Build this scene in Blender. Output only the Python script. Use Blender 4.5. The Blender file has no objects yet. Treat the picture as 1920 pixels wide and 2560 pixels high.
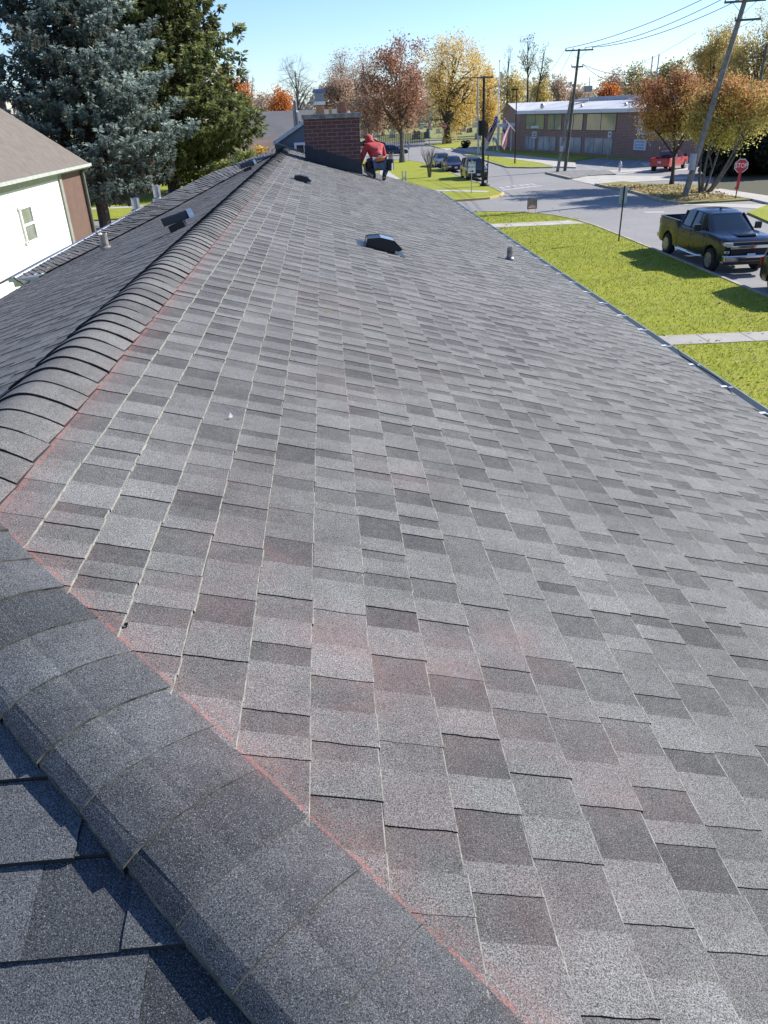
import bpy, math, random
import numpy as np
from mathutils import Vector, Matrix
PI=math.pi; R_=math.radians
# ------------------------------------------------------------------ camera
# rows: world axes (X right across the ridge, Y along the ridge, Z up) in image-axis terms (right, down, forward)
MR=np.array([[0.99673006,-0.06453397,0.04862659],[-0.07350575,-0.47423066,0.87732673],[-0.03355716,-0.87803226,-0.47742358]])
EYE=np.array([0.,0.,6.]); FPX=1850.0
scn=bpy.context.scene; col=scn.collection
cd=bpy.data.cameras.new('camera'); cam=bpy.data.objects.new('camera',cd); col.objects.link(cam)
cd.sensor_fit='VERTICAL'; cd.sensor_height=36.0; cd.lens=36.0*FPX/2560.0; cd.clip_start=.05; cd.clip_end=3000
r,d,f=MR[:,0],-MR[:,1],-MR[:,2]
cam.matrix_world=Matrix(((r[0],d[0],f[0],0),(r[1],d[1],f[1],0),(r[2],d[2],f[2],6.0),(0,0,0,1)))
scn.camera=cam
# ------------------------------------------------------------------ light
SUN_AZ,SUN_EL=R_(20),R_(32)          # azimuth measured from +X towards +Y
SUN=Vector((math.cos(SUN_EL)*math.cos(SUN_AZ),math.cos(SUN_EL)*math.sin(SUN_AZ),math.sin(SUN_EL)))
w=bpy.data.worlds.new('World'); scn.world=w; w.use_nodes=True
nt=w.node_tree; bg=nt.nodes['Background']; sky=nt.nodes.new('ShaderNodeTexSky')
sky.sky_type='NISHITA'; sky.sun_disc=False; sky.sun_elevation=SUN_EL; sky.sun_rotation=PI/2-SUN_AZ
sky.air_density=1.0; sky.dust_density=0.05; sky.ozone_density=2.2; sky.altitude=0
hz=nt.nodes.new('ShaderNodeMix'); hz.data_type='RGBA'; hz.blend_type='MULTIPLY'; hz.inputs[0].default_value=1; hz.inputs[7].default_value=(.73,.855,1.14,1); nt.links.new(sky.outputs[0],hz.inputs[6]); nt.links.new(hz.outputs[2],bg.inputs[0]); bg.inputs[1].default_value=0.104
sl=bpy.data.lights.new('sun','SUN'); sl.energy=4.8; sl.angle=R_(.53); sl.color=(1,.955,.88)
so=bpy.data.objects.new('sun',sl); col.objects.link(so); so.rotation_euler=SUN.to_track_quat('Z','Y').to_euler(); so.location=(20,0,40)
vs=scn.view_settings; vs.view_transform='Standard'; vs.look='None'; vs.gamma=1; vs.exposure=0.78; vs.use_curve_mapping=False
scn.render.film_transparent=False
# ------------------------------------------------------------------ measuring helpers (pixels of the 1920x2560 photograph)
def ray(px,py):
    v=MR@np.array([px-960.,py-1280.,FPX]); return v/np.linalg.norm(v)
def G(px,py,z=0.0):                  # where that pixel meets the level z
    v=ray(px,py); return EYE+v*((z-6.0)/v[2])
def at(px,py,Y):                     # where that pixel meets the vertical plane y = Y
    v=ray(px,py); return EYE+v*(Y/v[1])
def onpl(px,py,n,p0):
    v=ray(px,py); n=np.array(n); return EYE+v*(n.dot(np.array(p0)-EYE)/n.dot(v))
# ------------------------------------------------------------------ node helpers
def sock(nt,s,v):
    if isinstance(v,bpy.types.NodeSocket): nt.links.new(v,s)
    else: s.default_value=v
def mth(nt,op,a,b=None,c=None,clamp=False):
    n=nt.nodes.new('ShaderNodeMath'); n.operation=op; n.use_clamp=clamp
    sock(nt,n.inputs[0],a)
    if b is not None: sock(nt,n.inputs[1],b)
    if c is not None: sock(nt,n.inputs[2],c)
    return n.outputs[0]
def mix(nt,fac,a,b,blend='MIX'):
    n=nt.nodes.new('ShaderNodeMix'); n.data_type='RGBA'; n.blend_type=blend
    sock(nt,n.inputs[0],fac)
    sock(nt,n.inputs[6],(*a,1) if isinstance(a,tuple) and len(a)==3 else a)
    sock(nt,n.inputs[7],(*b,1) if isinstance(b,tuple) and len(b)==3 else b)
    return n.outputs[2]
def noise(nt,vec,scale,detail=2,rough=.5,dist=0):
    n=nt.nodes.new('ShaderNodeTexNoise'); nt.links.new(vec,n.inputs['Vector']); n.inputs['Scale'].default_value=scale
    n.inputs['Detail'].default_value=detail; n.inputs['Roughness'].default_value=rough; n.inputs['Distortion'].default_value=dist
    return n.outputs['Fac']
def rng_(nt,v,a,b,c,d):
    n=nt.nodes.new('ShaderNodeMapRange'); sock(nt,n.inputs[0],v)
    for i,x in enumerate((a,b,c,d)): n.inputs[i+1].default_value=x
    return n.outputs[0]
def coords(nt): return nt.nodes.new('ShaderNodeTexCoord').outputs['Object']
def newmat(name):
    m=bpy.data.materials.new(name); m.use_nodes=True; return m,m.node_tree,m.node_tree.nodes['Principled BSDF']
MATS={}
def M(name,c=(.5,.5,.5),rough=.7,metal=0,c2=None,ns=6.0,var=.25,bump=0.0,bs=None,tint=False,spec=.5,coat=0,trans=0,alpha=None):
    """plain procedural material: colour c broken up by noise towards c2, optional per-face tint attribute"""
    if name in MATS: return MATS[name]
    m,nt,b=newmat(name); o=coords(nt)
    c2=c2 or tuple(x*(1-var) for x in c)
    f=rng_(nt,noise(nt,o,ns,4,.6),.35,.65,0,1)
    colr=mix(nt,f,c,c2)
    if tint:
        a=nt.nodes.new('ShaderNodeAttribute'); a.attribute_name='tint'
        k=rng_(nt,a.outputs['Fac'],0,1,.55,1.45)
        colr=mix(nt,1.0,colr,_grey(nt,k),'MULTIPLY')
    nt.links.new(colr,b.inputs['Base Color'])
    b.inputs['Roughness'].default_value=rough; b.inputs['Metallic'].default_value=metal
    b.inputs['Specular IOR Level'].default_value=spec
    if coat: b.inputs['Coat Weight'].default_value=coat; b.inputs['Coat Roughness'].default_value=.05
    if bump:
        bn=nt.nodes.new('ShaderNodeBump'); bn.inputs['Strength'].default_value=bump; bn.inputs['Distance'].default_value=.02
        nt.links.new(noise(nt,o,bs or ns*4,3,.6),bn.inputs['Height']); nt.links.new(bn.outputs[0],b.inputs['Normal'])
    MATS[name]=m; return m
def _grey(nt,k):
    n=nt.nodes.new('ShaderNodeCombineColor')
    for i in range(3): nt.links.new(k,n.inputs[i])
    return n.outputs[0]
def leafmat(name,cols,transl=.35):
    """foliage: the tint attribute picks a colour along the list"""
    if name in MATS: return MATS[name]
    m,nt,b=newmat(name)
    a=nt.nodes.new('ShaderNodeAttribute'); a.attribute_name='tint'
    r=nt.nodes.new('ShaderNodeValToRGB'); nt.links.new(a.outputs['Fac'],r.inputs[0])
    el=r.color_ramp.elements
    while len(el)<len(cols): el.new(.5)
    for i,c in enumerate(cols): el[i].position=i/(len(cols)-1); el[i].color=(*c,1)
    nt.links.new(r.outputs[0],b.inputs['Base Color']); b.inputs['Roughness'].default_value=.6; b.inputs['Specular IOR Level'].default_value=.25
    t=nt.nodes.new('ShaderNodeBsdfTranslucent'); nt.links.new(r.outputs[0],t.inputs[0])
    mx=nt.nodes.new('ShaderNodeMixShader'); mx.inputs[0].default_value=transl
    nt.links.new(b.outputs[0],mx.inputs[1]); nt.links.new(t.outputs[0],mx.inputs[2])
    nt.links.new(mx.outputs[0],nt.nodes['Material Output'].inputs[0])
    MATS[name]=m; return m
# ------------------------------------------------------------------ objects
def tag(o,label=None,cat=None,group=None,kind=None):
    if label: o['label']=label
    if cat: o['category']=cat
    if group: o['group']=group
    if kind: o['kind']=kind
    return o
def thing(name,label,cat,loc=(0,0,0),rz=0,group=None):
    o=bpy.data.objects.new(name,None); col.objects.link(o); o.location=loc; o.rotation_euler=(0,0,rz); o.empty_display_size=.3
    return tag(o,label,cat,group)
def adopt(o,parent,world):
    o.parent=parent
    if world:                         # geometry was given in world coordinates
        p=parent; loc=Vector((0,0,0))
        while p is not None: 
            if p.type=='EMPTY': loc=loc+Vector(p.location)
            p=p.parent
        o.matrix_parent_inverse=Matrix.Translation(-loc) if parent.type=='EMPTY' else Matrix.Identity(4)
class MB:
    def __init__(s): s.v=[]; s.f=[]; s.m=[]; s.t=[]
    def add(s,vs,fs,mi=0,t=.5):
        k=len(s.v); s.v+=[tuple(map(float,p)) for p in vs]
        for q in fs: s.f.append(tuple(k+i for i in q)); s.m.append(mi); s.t.append(t)
        return s
    def quad(s,a,b,c,d,mi=0,t=.5): return s.add([a,b,c,d],[(0,1,2,3)],mi,t)
    def box(s,c,sz,mi=0,t=.5,rz=0,top=None,ax=None):
        x,y,z=[q/2 for q in sz]; tx,ty=(top or (1,1))
        P=[(-x,-y,-z),(x,-y,-z),(x,y,-z),(-x,y,-z),(-x*tx,-y*ty,z),(x*tx,-y*ty,z),(x*tx,y*ty,z),(-x*tx,y*ty,z)]
        if ax is not None: A=np.array(ax); P=[tuple(A.T@np.array(p)+np.array(c)) for p in P]
        else:
            co,si=math.cos(rz),math.sin(rz); P=[(c[0]+p[0]*co-p[1]*si,c[1]+p[0]*si+p[1]*co,c[2]+p[2]) for p in P]
        return s.add(P,[(0,3,2,1),(4,5,6,7),(0,1,5,4),(1,2,6,5),(2,3,7,6),(3,0,4,7)],mi,t)
    def prism(s,poly,z0,z1,mi=0,mi_top=None,t=.5):
        n=len(poly); k=[(p[0],p[1],z0) for p in poly]+[(p[0],p[1],z1) for p in poly]
        s.add(k,[(i,(i+1)%n,n+(i+1)%n,n+i) for i in range(n)],mi,t)
        s.add([(p[0],p[1],z1) for p in poly],[tuple(range(n))],mi if mi_top is None else mi_top,t)
        return s
    def ext(s,poly,axis,a,b,mi=0,t=.5):      # extrude polygon (2-D in the other two axes) along axis between a and b
        n=len(poly)
        def p3(p,q): 
            return {'x':(q,p[0],p[1]),'y':(p[0],q,p[1]),'z':(p[0],p[1],q)}[axis]
        V=[p3(p,a) for p in poly]+[p3(p,b) for p in poly]
        return s.add(V,[(i,(i+1)%n,n+(i+1)%n,n+i) for i in range(n)]+[tuple(range(n))[::-1],tuple(range(n,2*n))],mi,t)
    def tube(s,pts,rad,n=6,mi=0,t=.5,cap=True):
        pts=[Vector(p) for p in pts]; k=len(pts)
        if not hasattr(rad,'__len__'): rad=[rad]*k
        V=[]; up=None
        for i,p in enumerate(pts):
            d=(pts[min(i+1,k-1)]-pts[max(i-1,0)]).normalized()
            if up is None: up=Vector((0,0,1)) if abs(d.z)<.9 else Vector((1,0,0))
            a=d.cross(up)
            if a.length<1e-4: a=d.cross(Vector((0,1,0)))
            a.normalize(); b=a.cross(d).normalized()
            for j in range(n):
                an=2*PI*j/n; V.append(p+(a*math.cos(an)+b*math.sin(an))*rad[i])
        F=[(i*n+j,i*n+(j+1)%n,(i+1)*n+(j+1)%n,(i+1)*n+j) for i in range(k-1) for j in range(n)]
        if cap: F+=[tuple(range(n)),tuple(range((k-1)*n,k*n))[::-1]]
        return s.add(V,F,mi,t)
    def lathe(s,c,prof,n=16,mi=0,axis='z',t=.5):   # prof = [(radius, height)]
        V=[]
        for r,h in prof:
            for j in range(n):
                a=2*PI*j/n; u,v=r*math.cos(a),r*math.sin(a)
                V.append({'z':(c[0]+u,c[1]+v,c[2]+h),'x':(c[0]+h,c[1]+u,c[2]+v),'y':(c[0]+u,c[1]+h,c[2]+v)}[axis])
        k=len(prof)
        return s.add(V,[(i*n+j,i*n+(j+1)%n,(i+1)*n+(j+1)%n,(i+1)*n+j) for i in range(k-1) for j in range(n)]+[tuple(range(n))[::-1],tuple(range((k-1)*n,k*n))],mi,t)
    def build(s,name,mats,parent=None,world=True,smooth=False,bevel=0,tint=None):
        me=bpy.data.meshes.new(name); me.from_pydata(s.v,[],s.f)
        if not isinstance(mats,(list,tuple)): mats=[mats]
        for m in mats: me.materials.append(m)
        me.polygons.foreach_set('material_index',s.m)
        if smooth: me.polygons.foreach_set('use_smooth',[True]*len(s.f))
        if len(set(s.t))>1:
            at_=me.attributes.new('tint','FLOAT','FACE'); at_.data.foreach_set('value',s.t)
        me.validate(); me.update()
        o=bpy.data.objects.new(name,me); col.objects.link(o)
        if parent: adopt(o,parent,world)
        if bevel:
            b=o.modifiers.new('bevel','BEVEL'); b.width=bevel; b.segments=2; b.limit_method='ANGLE'; b.angle_limit=R_(40)
        return o
def text_mesh(name,txt,size,mat,mtx,parent=None,world=True,ext=.004,align='CENTER'):
    cu=bpy.data.curves.new('txt','FONT'); cu.body=txt; cu.size=size; cu.extrude=ext; cu.align_x=align; cu.align_y='CENTER'; cu.resolution_u=3
    t=bpy.data.objects.new('txt',cu); col.objects.link(t); bpy.context.view_layer.update()
    me=bpy.data.meshes.new_from_object(t.evaluated_get(bpy.context.evaluated_depsgraph_get()))
    bpy.data.objects.remove(t); bpy.data.curves.remove(cu)
    me.transform(mtx); me.materials.clear(); me.materials.append(mat); me.name=name
    o=bpy.data.objects.new(name,me); col.objects.link(o)
    if parent: adopt(o,parent,world)
    return o
def copy_tree(o,parent=None):
    c=o.copy(); col.objects.link(c)
    if parent is not None: c.parent=parent
    for ch in list(o.children): copy_tree(ch,c)
    return c
# ================================================================== MATERIALS
GREY_L=(.182,.180,.170); GREY_D=(.046,.045,.044)
TH=R_(17); RX=-1.07; RZ=6-.83; EAVE_X=3.19; SL=math.tan(TH)
LT=.35; LX=-4.07                                   # left slope, tangent and eave
RIDGE_Y0=1.67; RIDGE_Y1=22.9
pn=np.array([math.sin(TH),0,math.cos(TH)]); pp=np.array([RX,0,RZ])
def Rf(px,py): return onpl(px,py,pn,pp)
HIPC=RX+RIDGE_Y0                                    # plan: x + y = HIPC on the front hip
def shingle_mat(name,GL,GD):
    m,nt,b=newmat(name); o=coords(nt)
    a=nt.nodes.new('ShaderNodeAttribute'); a.attribute_name='tint'
    big=noise(nt,o,7,3,.6); mid=noise(nt,o,38,3,.6)
    t=mth(nt,'ADD',a.outputs['Fac'],mth(nt,'MULTIPLY',mth(nt,'SUBTRACT',big,.5),.55))
    t=mth(nt,'ADD',t,mth(nt,'MULTIPLY',mth(nt,'SUBTRACT',mid,.5),.35),clamp=True)
    base=mix(nt,t,GD,GL)
    gr=noise(nt,o,350,2,.85); g2=noise(nt,o,900,1,.5)
    k=rng_(nt,mth(nt,'ADD',mth(nt,'MULTIPLY',gr,.62),mth(nt,'MULTIPLY',g2,.38)),.37,.63,-.45,2.55)
    k=mth(nt,'MAXIMUM',k,.04)
    wear=rng_(nt,noise(nt,o,2.2,4,.65,.4),.35,.65,.84,1.14); k=mth(nt,'MULTIPLY',k,wear)
    gk=rng_(nt,noise(nt,o,11,3,.6),.3,.7,.8,1.0); k=mth(nt,'ADD',mth(nt,'MULTIPLY',k,gk),mth(nt,'SUBTRACT',1.0,gk))
    scuff=rng_(nt,noise(nt,o,19,5,.8,1.5),.66,.74,0,.22)
    base=mix(nt,1.0,base,_grey(nt,k),'MULTIPLY')
    # light granules
    sp=rng_(nt,noise(nt,o,470,1,.5),.62,.72,0,.5); base=mix(nt,sp,base,(.42,.42,.41)); base=mix(nt,scuff,base,(.30,.29,.27))
    # red chalk: snapped lines along both caps and blown smears
    sx=nt.nodes.new('ShaderNodeSeparateXYZ'); nt.links.new(o,sx.inputs[0]); x,y,z=sx.outputs
    wob=mth(nt,'MULTIPLY',mth(nt,'SUBTRACT',noise(nt,o,9,2),.5),.03)
    def band(dist,w1,w2):
        n=nt.nodes.new('ShaderNodeMapRange'); n.interpolation_type='SMOOTHSTEP'
        sock(nt,n.inputs[0],mth(nt,'ABSOLUTE',dist)); n.inputs[1].default_value=w1; n.inputs[2].default_value=w2; n.inputs[3].default_value=1; n.inputs[4].default_value=0
        return n.outputs[0]
    d1=mth(nt,'SUBTRACT',x,RX+.172); d1s=mth(nt,'ADD',d1,mth(nt,'MULTIPLY',wob,.3))
    far=rng_(nt,y,5,14,1,.25); 
    d2=mth(nt,'MULTIPLY',mth(nt,'SUBTRACT',mth(nt,'ADD',x,y),HIPC+.222),.7071)
    brk=rng_(nt,noise(nt,o,60,3,.7),.38,.6,.1,1)
    gate1=rng_(nt,y,RIDGE_Y0-.05,RIDGE_Y0+.05,0,1)
    l1=mth(nt,'MULTIPLY',mth(nt,'MULTIPLY',band(d1s,.003,.011),gate1),mth(nt,'MULTIPLY',far,.5))
    l1b=mth(nt,'MULTIPLY',mth(nt,'MULTIPLY',band(mth(nt,'SUBTRACT',d1,.02),.0,.075),gate1),mth(nt,'MULTIPLY',far,.12))
    l2=mth(nt,'MULTIPLY',band(mth(nt,'ADD',d2,mth(nt,'MULTIPLY',wob,.2)),.002,.007),.5)
    l2b=mth(nt,'MULTIPLY',band(mth(nt,'SUBTRACT',d2,.02),0,.05),.12)
    ch=mth(nt,'MULTIPLY',mth(nt,'MAXIMUM',mth(nt,'MAXIMUM',l1,l1b),mth(nt,'MAXIMUM',l2,l2b)),brk)
    sm=None
    for (px,py,rad,s) in [(650,1385,.26,.34),(860,1660,.30,.42),(1120,1665,.22,.40),(1010,1180,.3,.16),(1290,1620,.2,.34),(1560,1990,.22,.38),(1500,1940,.3,.24),(1330,1850,.3,.2),
                          (110,1285,.11,.42),(700,1820,.35,.24),(960,2120,.3,.24),(1210,2330,.3,.22),(1120,1720,.4,.24),(860,970,.45,.17),(820,750,.8,.16),(1000,900,.6,.1),(180,1420,.16,.22),(500,1560,.3,.24),(1500,2300,.5,.12),(620,1200,.4,.14)]:
        c=Rf(px,py); dd=nt.nodes.new('ShaderNodeVectorMath'); dd.operation='DISTANCE'; nt.links.new(o,dd.inputs[0]); dd.inputs[1].default_value=tuple(c)
        n=nt.nodes.new('ShaderNodeMapRange'); n.interpolation_type='SMOOTHSTEP'; nt.links.new(dd.outputs['Value'],n.inputs[0])
        n.inputs[1].default_value=0; n.inputs[2].default_value=rad*1.15; n.inputs[3].default_value=s; n.inputs[4].default_value=0
        sm=n.outputs[0] if sm is None else mth(nt,'MAXIMUM',sm,n.outputs[0])
    sm=mth(nt,'MULTIPLY',sm,rng_(nt,noise(nt,o,5.5,3,.6,.6),.36,.62,.12,1.25))
    sm=mth(nt,'MULTIPLY',sm,rng_(nt,noise(nt,o,380,1),.4,.6,.5,1.2))
    base=mix(nt,mth(nt,'MULTIPLY',sm,.68,clamp=True),base,(.26,.125,.11))
    base=mix(nt,ch,base,(.38,.12,.095))
    nt.links.new(base,b.inputs['Base Color']); b.inputs['Roughness'].default_value=.85; b.inputs['Specular IOR Level'].default_value=.35
    bn=nt.nodes.new('ShaderNodeBump'); bn.inputs['Strength'].default_value=.75; bn.inputs['Distance'].default_value=.0014
    nt.links.new(gr,bn.inputs['Height']); nt.links.new(bn.outputs[0],b.inputs['Normal'])
    return m
SH=shingle_mat('charcoal_shingle',GREY_L,GREY_D); SHC=shingle_mat('shaded_hip_shingle',(.150,.158,.163),(.034,.038,.042))  # hip-side copy is darker and bluer: its shade put into the colour
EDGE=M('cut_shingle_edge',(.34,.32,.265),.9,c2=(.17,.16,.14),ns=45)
BLK=M('shaded_edge_black',(.02,.02,.022),.95)  # near black paints shade onto side steps and butts turned from the sun
ALU=M('aluminium',(.62,.64,.66),.35,.8,var=.15); GALV=M('galvanised_steel',(.50,.52,.54),.4,.85,c2=(.34,.36,.38),ns=9)
DKM=M('dark_vent_metal',(.018,.02,.024),.38,.3); WHT=M('white_paint',(.80,.80,.78),.5,var=.06)
WOODP=M('weathered_pole_wood',(.16,.135,.105),.9,c2=(.075,.062,.05),ns=3,bump=.4,bs=30)
WOODL=M('pale_pole_wood',(.26,.24,.215),.9,c2=(.15,.135,.12),ns=3,bump=.4,bs=30)
BARK=M('bark',(.085,.068,.055),.95,c2=(.04,.033,.027),ns=5,bump=.6,bs=20)
BARKG=M('grey_bark',(.15,.135,.12),.95,c2=(.075,.068,.06),ns=5,bump=.5,bs=20)
BLACKM=M('black_metal',(.012,.012,.013),.45,.2); CONC=M('concrete',(.50,.47,.41),.9,c2=(.40,.375,.33),ns=1.2,bump=.15,bs=30)
CURB=M('kerb_concrete',(.46,.41,.32),.9,c2=(.30,.26,.19),ns=1.5); YCURB=M('yellow_kerb_paint',(.55,.42,.10),.85,c2=(.42,.33,.14),ns=2)
GLASS=M('dark_glass',(.02,.03,.04),.06,0,var=.1,spec=.9)
WHLINE=M('road_paint',(.62,.62,.60),.8,c2=(.34,.34,.34),ns=3)
rnd=random.Random(7)
# ================================================================== GROUND
def asphalt():
    m,nt,b=newmat('asphalt'); o=coords(nt)
    c=mix(nt,rng_(nt,noise(nt,o,.18,4,.6),.35,.65,0,1),(.255,.245,.232),(.30,.288,.27))
    c=mix(nt,rng_(nt,noise(nt,o,22,3,.7),.35,.65,0,.35),c,(.18,.174,.165))
    cr=noise(nt,o,.5,5,.55,1.2); crk=rng_(nt,mth(nt,'ABSOLUTE',mth(nt,'SUBTRACT',cr,.5)),.0,.006,.55,0)
    c=mix(nt,crk,c,(.07,.068,.065))
    nt.links.new(c,b.inputs['Base Color']); b.inputs['Roughness'].default_value=.88
    return m
ASPH=asphalt()
def grassmat(name,c1,c2,c3):
    m,nt,b=newmat(name); o=coords(nt)
    c=mix(nt,rng_(nt,noise(nt,o,.45,5,.7),.42,.58,0,1),c1,c2); c=mix(nt,rng_(nt,noise(nt,o,1.3,4,.7,.5),.55,.68,0,.6),c,(.30,.235,.09))
    c=mix(nt,rng_(nt,noise(nt,o,3.5,4,.7),.42,.7,0,.8),c,c3)
    c=mix(nt,rng_(nt,noise(nt,o,26,3,.7),.4,.62,0,.55),c,tuple(x*.45 for x in c1))
    nt.links.new(c,b.inputs['Base Color']); b.inputs['Roughness'].default_value=.9; b.inputs['Specular IOR Level'].default_value=.2
    bn=nt.nodes.new('ShaderNodeBump'); bn.inputs['Strength'].default_value=.8; bn.inputs['Distance'].default_value=.04
    nt.links.new(noise(nt,o,18,4,.8),bn.inputs['Height']); nt.links.new(bn.outputs[0],b.inputs['Normal'])
    return m
GRASS=grassmat('lawn_grass',(.36,.39,.03),(.28,.33,.028),(.42,.39,.09))
GRASS2=grassmat('park_grass',(.30,.30,.10),(.22,.25,.07),(.36,.32,.16))
SOIL=M('shaded_leaf_litter_soil',(.075,.06,.035),.95,c2=(.06,.065,.025),ns=2)  # darkened so the bed carries the hedge's shade in its colour
g=MB(); g.quad((-900,-500,0),(900,-500,0),(900,1500,0),(-900,1500,0)); tag(g.build('ground',GRASS2),kind='structure')
# asphalt: the street, the cross streets and the car park, one sheet 4 mm above the ground
g=MB(); z=.004
g.quad((12,-60,z),(24,-60,z),(24,64,z),(12,64,z)); g.quad((5,50,z),(12,50,z),(12,62,z),(5,59,z)); g.quad((12,64,z),(60,64,z),(60,104,z),(12,104,z))
g.quad((24,44,z),(60,44,z),(60,64,z),(24,64,z)); g.quad((8,104,z),(24,104,z),(24,175,z),(8,175,z)); g.quad((-60,104,z),(8,104,z),(8,150,z),(-60,138,z))
g.quad((-60,42,z),(5,49.5,z),(5,59,z),(-60,51.5,z))
tag(g.build('road',ASPH),kind='structure')
def slab(name,pts,mat,z1=.1,z0=-.02,side=None,kind='structure'):
    g=MB(); g.prism([(p[0],p[1]) for p in pts],z0,z1); o=g.build(name,mat); tag(o,kind=kind); return o
def kerb(pts,mat,w=.17,h=.13,name='kerb'):
    g=MB(); n=len(pts)
    for i in range(n-1):
        a=Vector((pts[i][0],pts[i][1],0)); b=Vector((pts[i+1][0],pts[i+1][1],0)); L=(b-a).length
        k=max(1,int(L/3.0))
        for j in range(k):
            p=a+(b-a)*(j/k); q=a+(b-a)*((j+1)/k); c=(p+q)/2; an=math.atan2((q-p).y,(q-p).x)
            g.box((c.x,c.y,h/2-.01),((q-p).length-.012,w,h+.02),rz=an)
    o=g.build(name,mat,bevel=.02); tag(o,kind='structure')
Gp=lambda *L:[tuple(G(*p)[:2]) for p in L]
# our lawn
cb=[(14.35,-60),(14.35,38),(14.3,41.5),(14.05,44.3),(13.3,46.9),(12.0,48.7),(10.2,49.7),(8.0,50.1),(5,49.8)]
slab('lawn',[(-1,-60)]+cb+[(-60,43),(-60,-60)],GRASS)
kerb([(x+.09,y+.05) for x,y in cb[:-1]],CURB)
wk=Gp((1640,850),(1925,838),(1925,861),(1668,873)); slab('walkway',[(3,wk[0][1]-.4),(wk[0][0],wk[0][1]),(wk[1][0],wk[1][1]),(14.25,wk[1][1]),(14.25,wk[2][1]),(wk[2][0],wk[2][1]),(wk[3][0],wk[3][1]),(3,wk[3][1]-.4)],M('walk_concrete',(.40,.375,.33),.9,c2=(.33,.31,.27),ns=1.2),.118)
slab('walkway',[(5,42.6),(14.1,42.6),(13.6,44.0),(5,44.0)],CONC,.118)
g=MB()
for k in range(9): xk=3.9+1.25*k; yk_=(wk[0][1]+wk[3][1])/2+(xk-9)*(wk[1][1]-wk[0][1])/(wk[1][0]-wk[0][0]); g.box((xk,yk_,.1185),(.022,abs(wk[0][1]-wk[3][1])*.97,.004))
for k in range(6): g.box((5.9+1.4*k,43.3,.1185),(.022,1.35,.004))
tag(g.build('walkway_joint',M('joint_shadow',(.16,.14,.12),.95)),kind='structure')
# block beyond the first cross street
nb=Gp((1136,504),(1185,501),(1221,498),(1248,492),(1257,485),(1237,474),(1199,461),(1167,450),(1121,432),(1070,415),(1052,407),(1014,402),(975,401))
slab('lawn',[(5,56.6)]+nb+[(-60,106),(-60,51.5)],GRASS)
kerb(nb[:5],YCURB,.22,.15); kerb(nb[4:],CURB)
slab('walkway',Gp((1040,476.5),(1222,481),(1212,484.5),(1040,480)),CONC,.118)
slab('walkway',Gp((950,425),(972,432),(1003,452),(985,456),(950,445)),CONC,.118)
# far side of the street, in front of the brick building
nc=Gp((1159,388),(1212,402),(1240,411),(1270,420),(1330,421),(1384,420),(1400,410))
slab('lawn',nc+[(32.5,97),(36,91),(41,78.5),(43,79),(30,120),(24,121)]+Gp((1180,385)),GRASS)
kerb(nc[:-1],CURB)
slab('walkway',Gp((1128,372),(1180,382),(1270,398),(1345,409),(1384,412),(1400,402),(1365,397),(1270,387),(1180,372)),CONC,.118)
slab('walkway',Gp((1345,409),(1384,419),(1440,421),(1438,409),(1384,402)),CONC,.122)
nd2=Gp((1063,361),(1080,366),(1099,371)); slab('lawn',nd2+[(22,134),(26,150),(24,160)],GRASS); kerb(nd2,CURB)
slab('walkway',Gp((1099,371),(1113,375),(1166,366),(1140,363)),CONC,.05)
# island with the pair of poles, pavement strips and the parking bays
slab('traffic_island',Gp((1368,435),(1425,448),(1470,441),(1540,437),(1520,428),(1440,427)),M('old_pavement',(.26,.25,.235),.95,c2=(.15,.145,.135),ns=2.5),.09)
kerb(Gp((1366,434),(1395,441),(1427,448.5)),CURB,.3,.16)
slab('walkway',Gp((1427,450),(1488,463),(1600,455),(1720,448),(1719,443),(1620,441),(1480,438)),CONC,.03)
slab('walkway',Gp((1610,416),(1770,412),(1775,403),(1600,407)),CONC,.03)
slab('walkway',Gp((1545,437),(1600,432),(1770,424),(1770,418),(1600,424),(1440,428)),CONC,.028)
slab('walkway',Gp((1755,484),(1880,502),(1925,513),(1925,495),(1800,476)),CONC,.125)
slab('walkway',Gp((1700,509),(1925,512),(1925,524),(1800,517),(1712,513)),CONC,.02)
ni=Gp((1490,463),(1520,470),(1560,476),(1600,487),(1660,505),(1700,511))
slab('lawn',ni+Gp((1760,509),(1880,502),(1800,480),(1780,466),(1700,463),(1610,462),(1560,456)),M('leaf_strewn_grass',(.17,.20,.03),.95,c2=(.22,.14,.05),ns=1.6),.1)
kerb(ni,CURB,.26,.15)
slab('lawn',Gp((1868,535),(1925,560),(1990,560),(1990,515),(1925,513)),GRASS,.1)
slab('planting_bed',Gp((1780,466),(1800,478),(1930,498),(1990,470),(1930,438),(1790,436)),SOIL,.1)
# paint
g=MB(); z=.0085
def line(a,b,w=.12):
    a=Vector((a[0],a[1],0)); b=Vector((b[0],b[1],0)); d=(b-a).normalized(); nrm=Vector((-d.y,d.x,0))*w/2
    g.quad((a-nrm).to_3d()+Vector((0,0,z)),(a+nrm)+Vector((0,0,z)),(b+nrm)+Vector((0,0,z)),(b-nrm)+Vector((0,0,z)))
A,B=Gp((1252,476),(1354,464)); line(A,B,.4)
A,B=Gp((1611,531),(1660,530)); line(A,B,.45)
for px,py,dx in [(1255,470,0),(1270,467,0),(1284,464.5,0),(1304,463.5,0),(1318,462,0),(1332,461,0)]:
    A,B=Gp((px-6,py-1.6),(px+6,py+1.2)); line(A,B,.28)
for a,b in [((1402,422),(1438,428)),((1438,423),(1475,429)),((1442,413),(1490,405)),((1502,418),(1530,404)),((1512,428),(1460,416)),((1580,412),(1600,402)),((1555,430),(1610,421))]:
    A,B=Gp(a,b); line(A,B,.14)
tag(g.build('road_marking',WHLINE),kind='structure')
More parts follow.
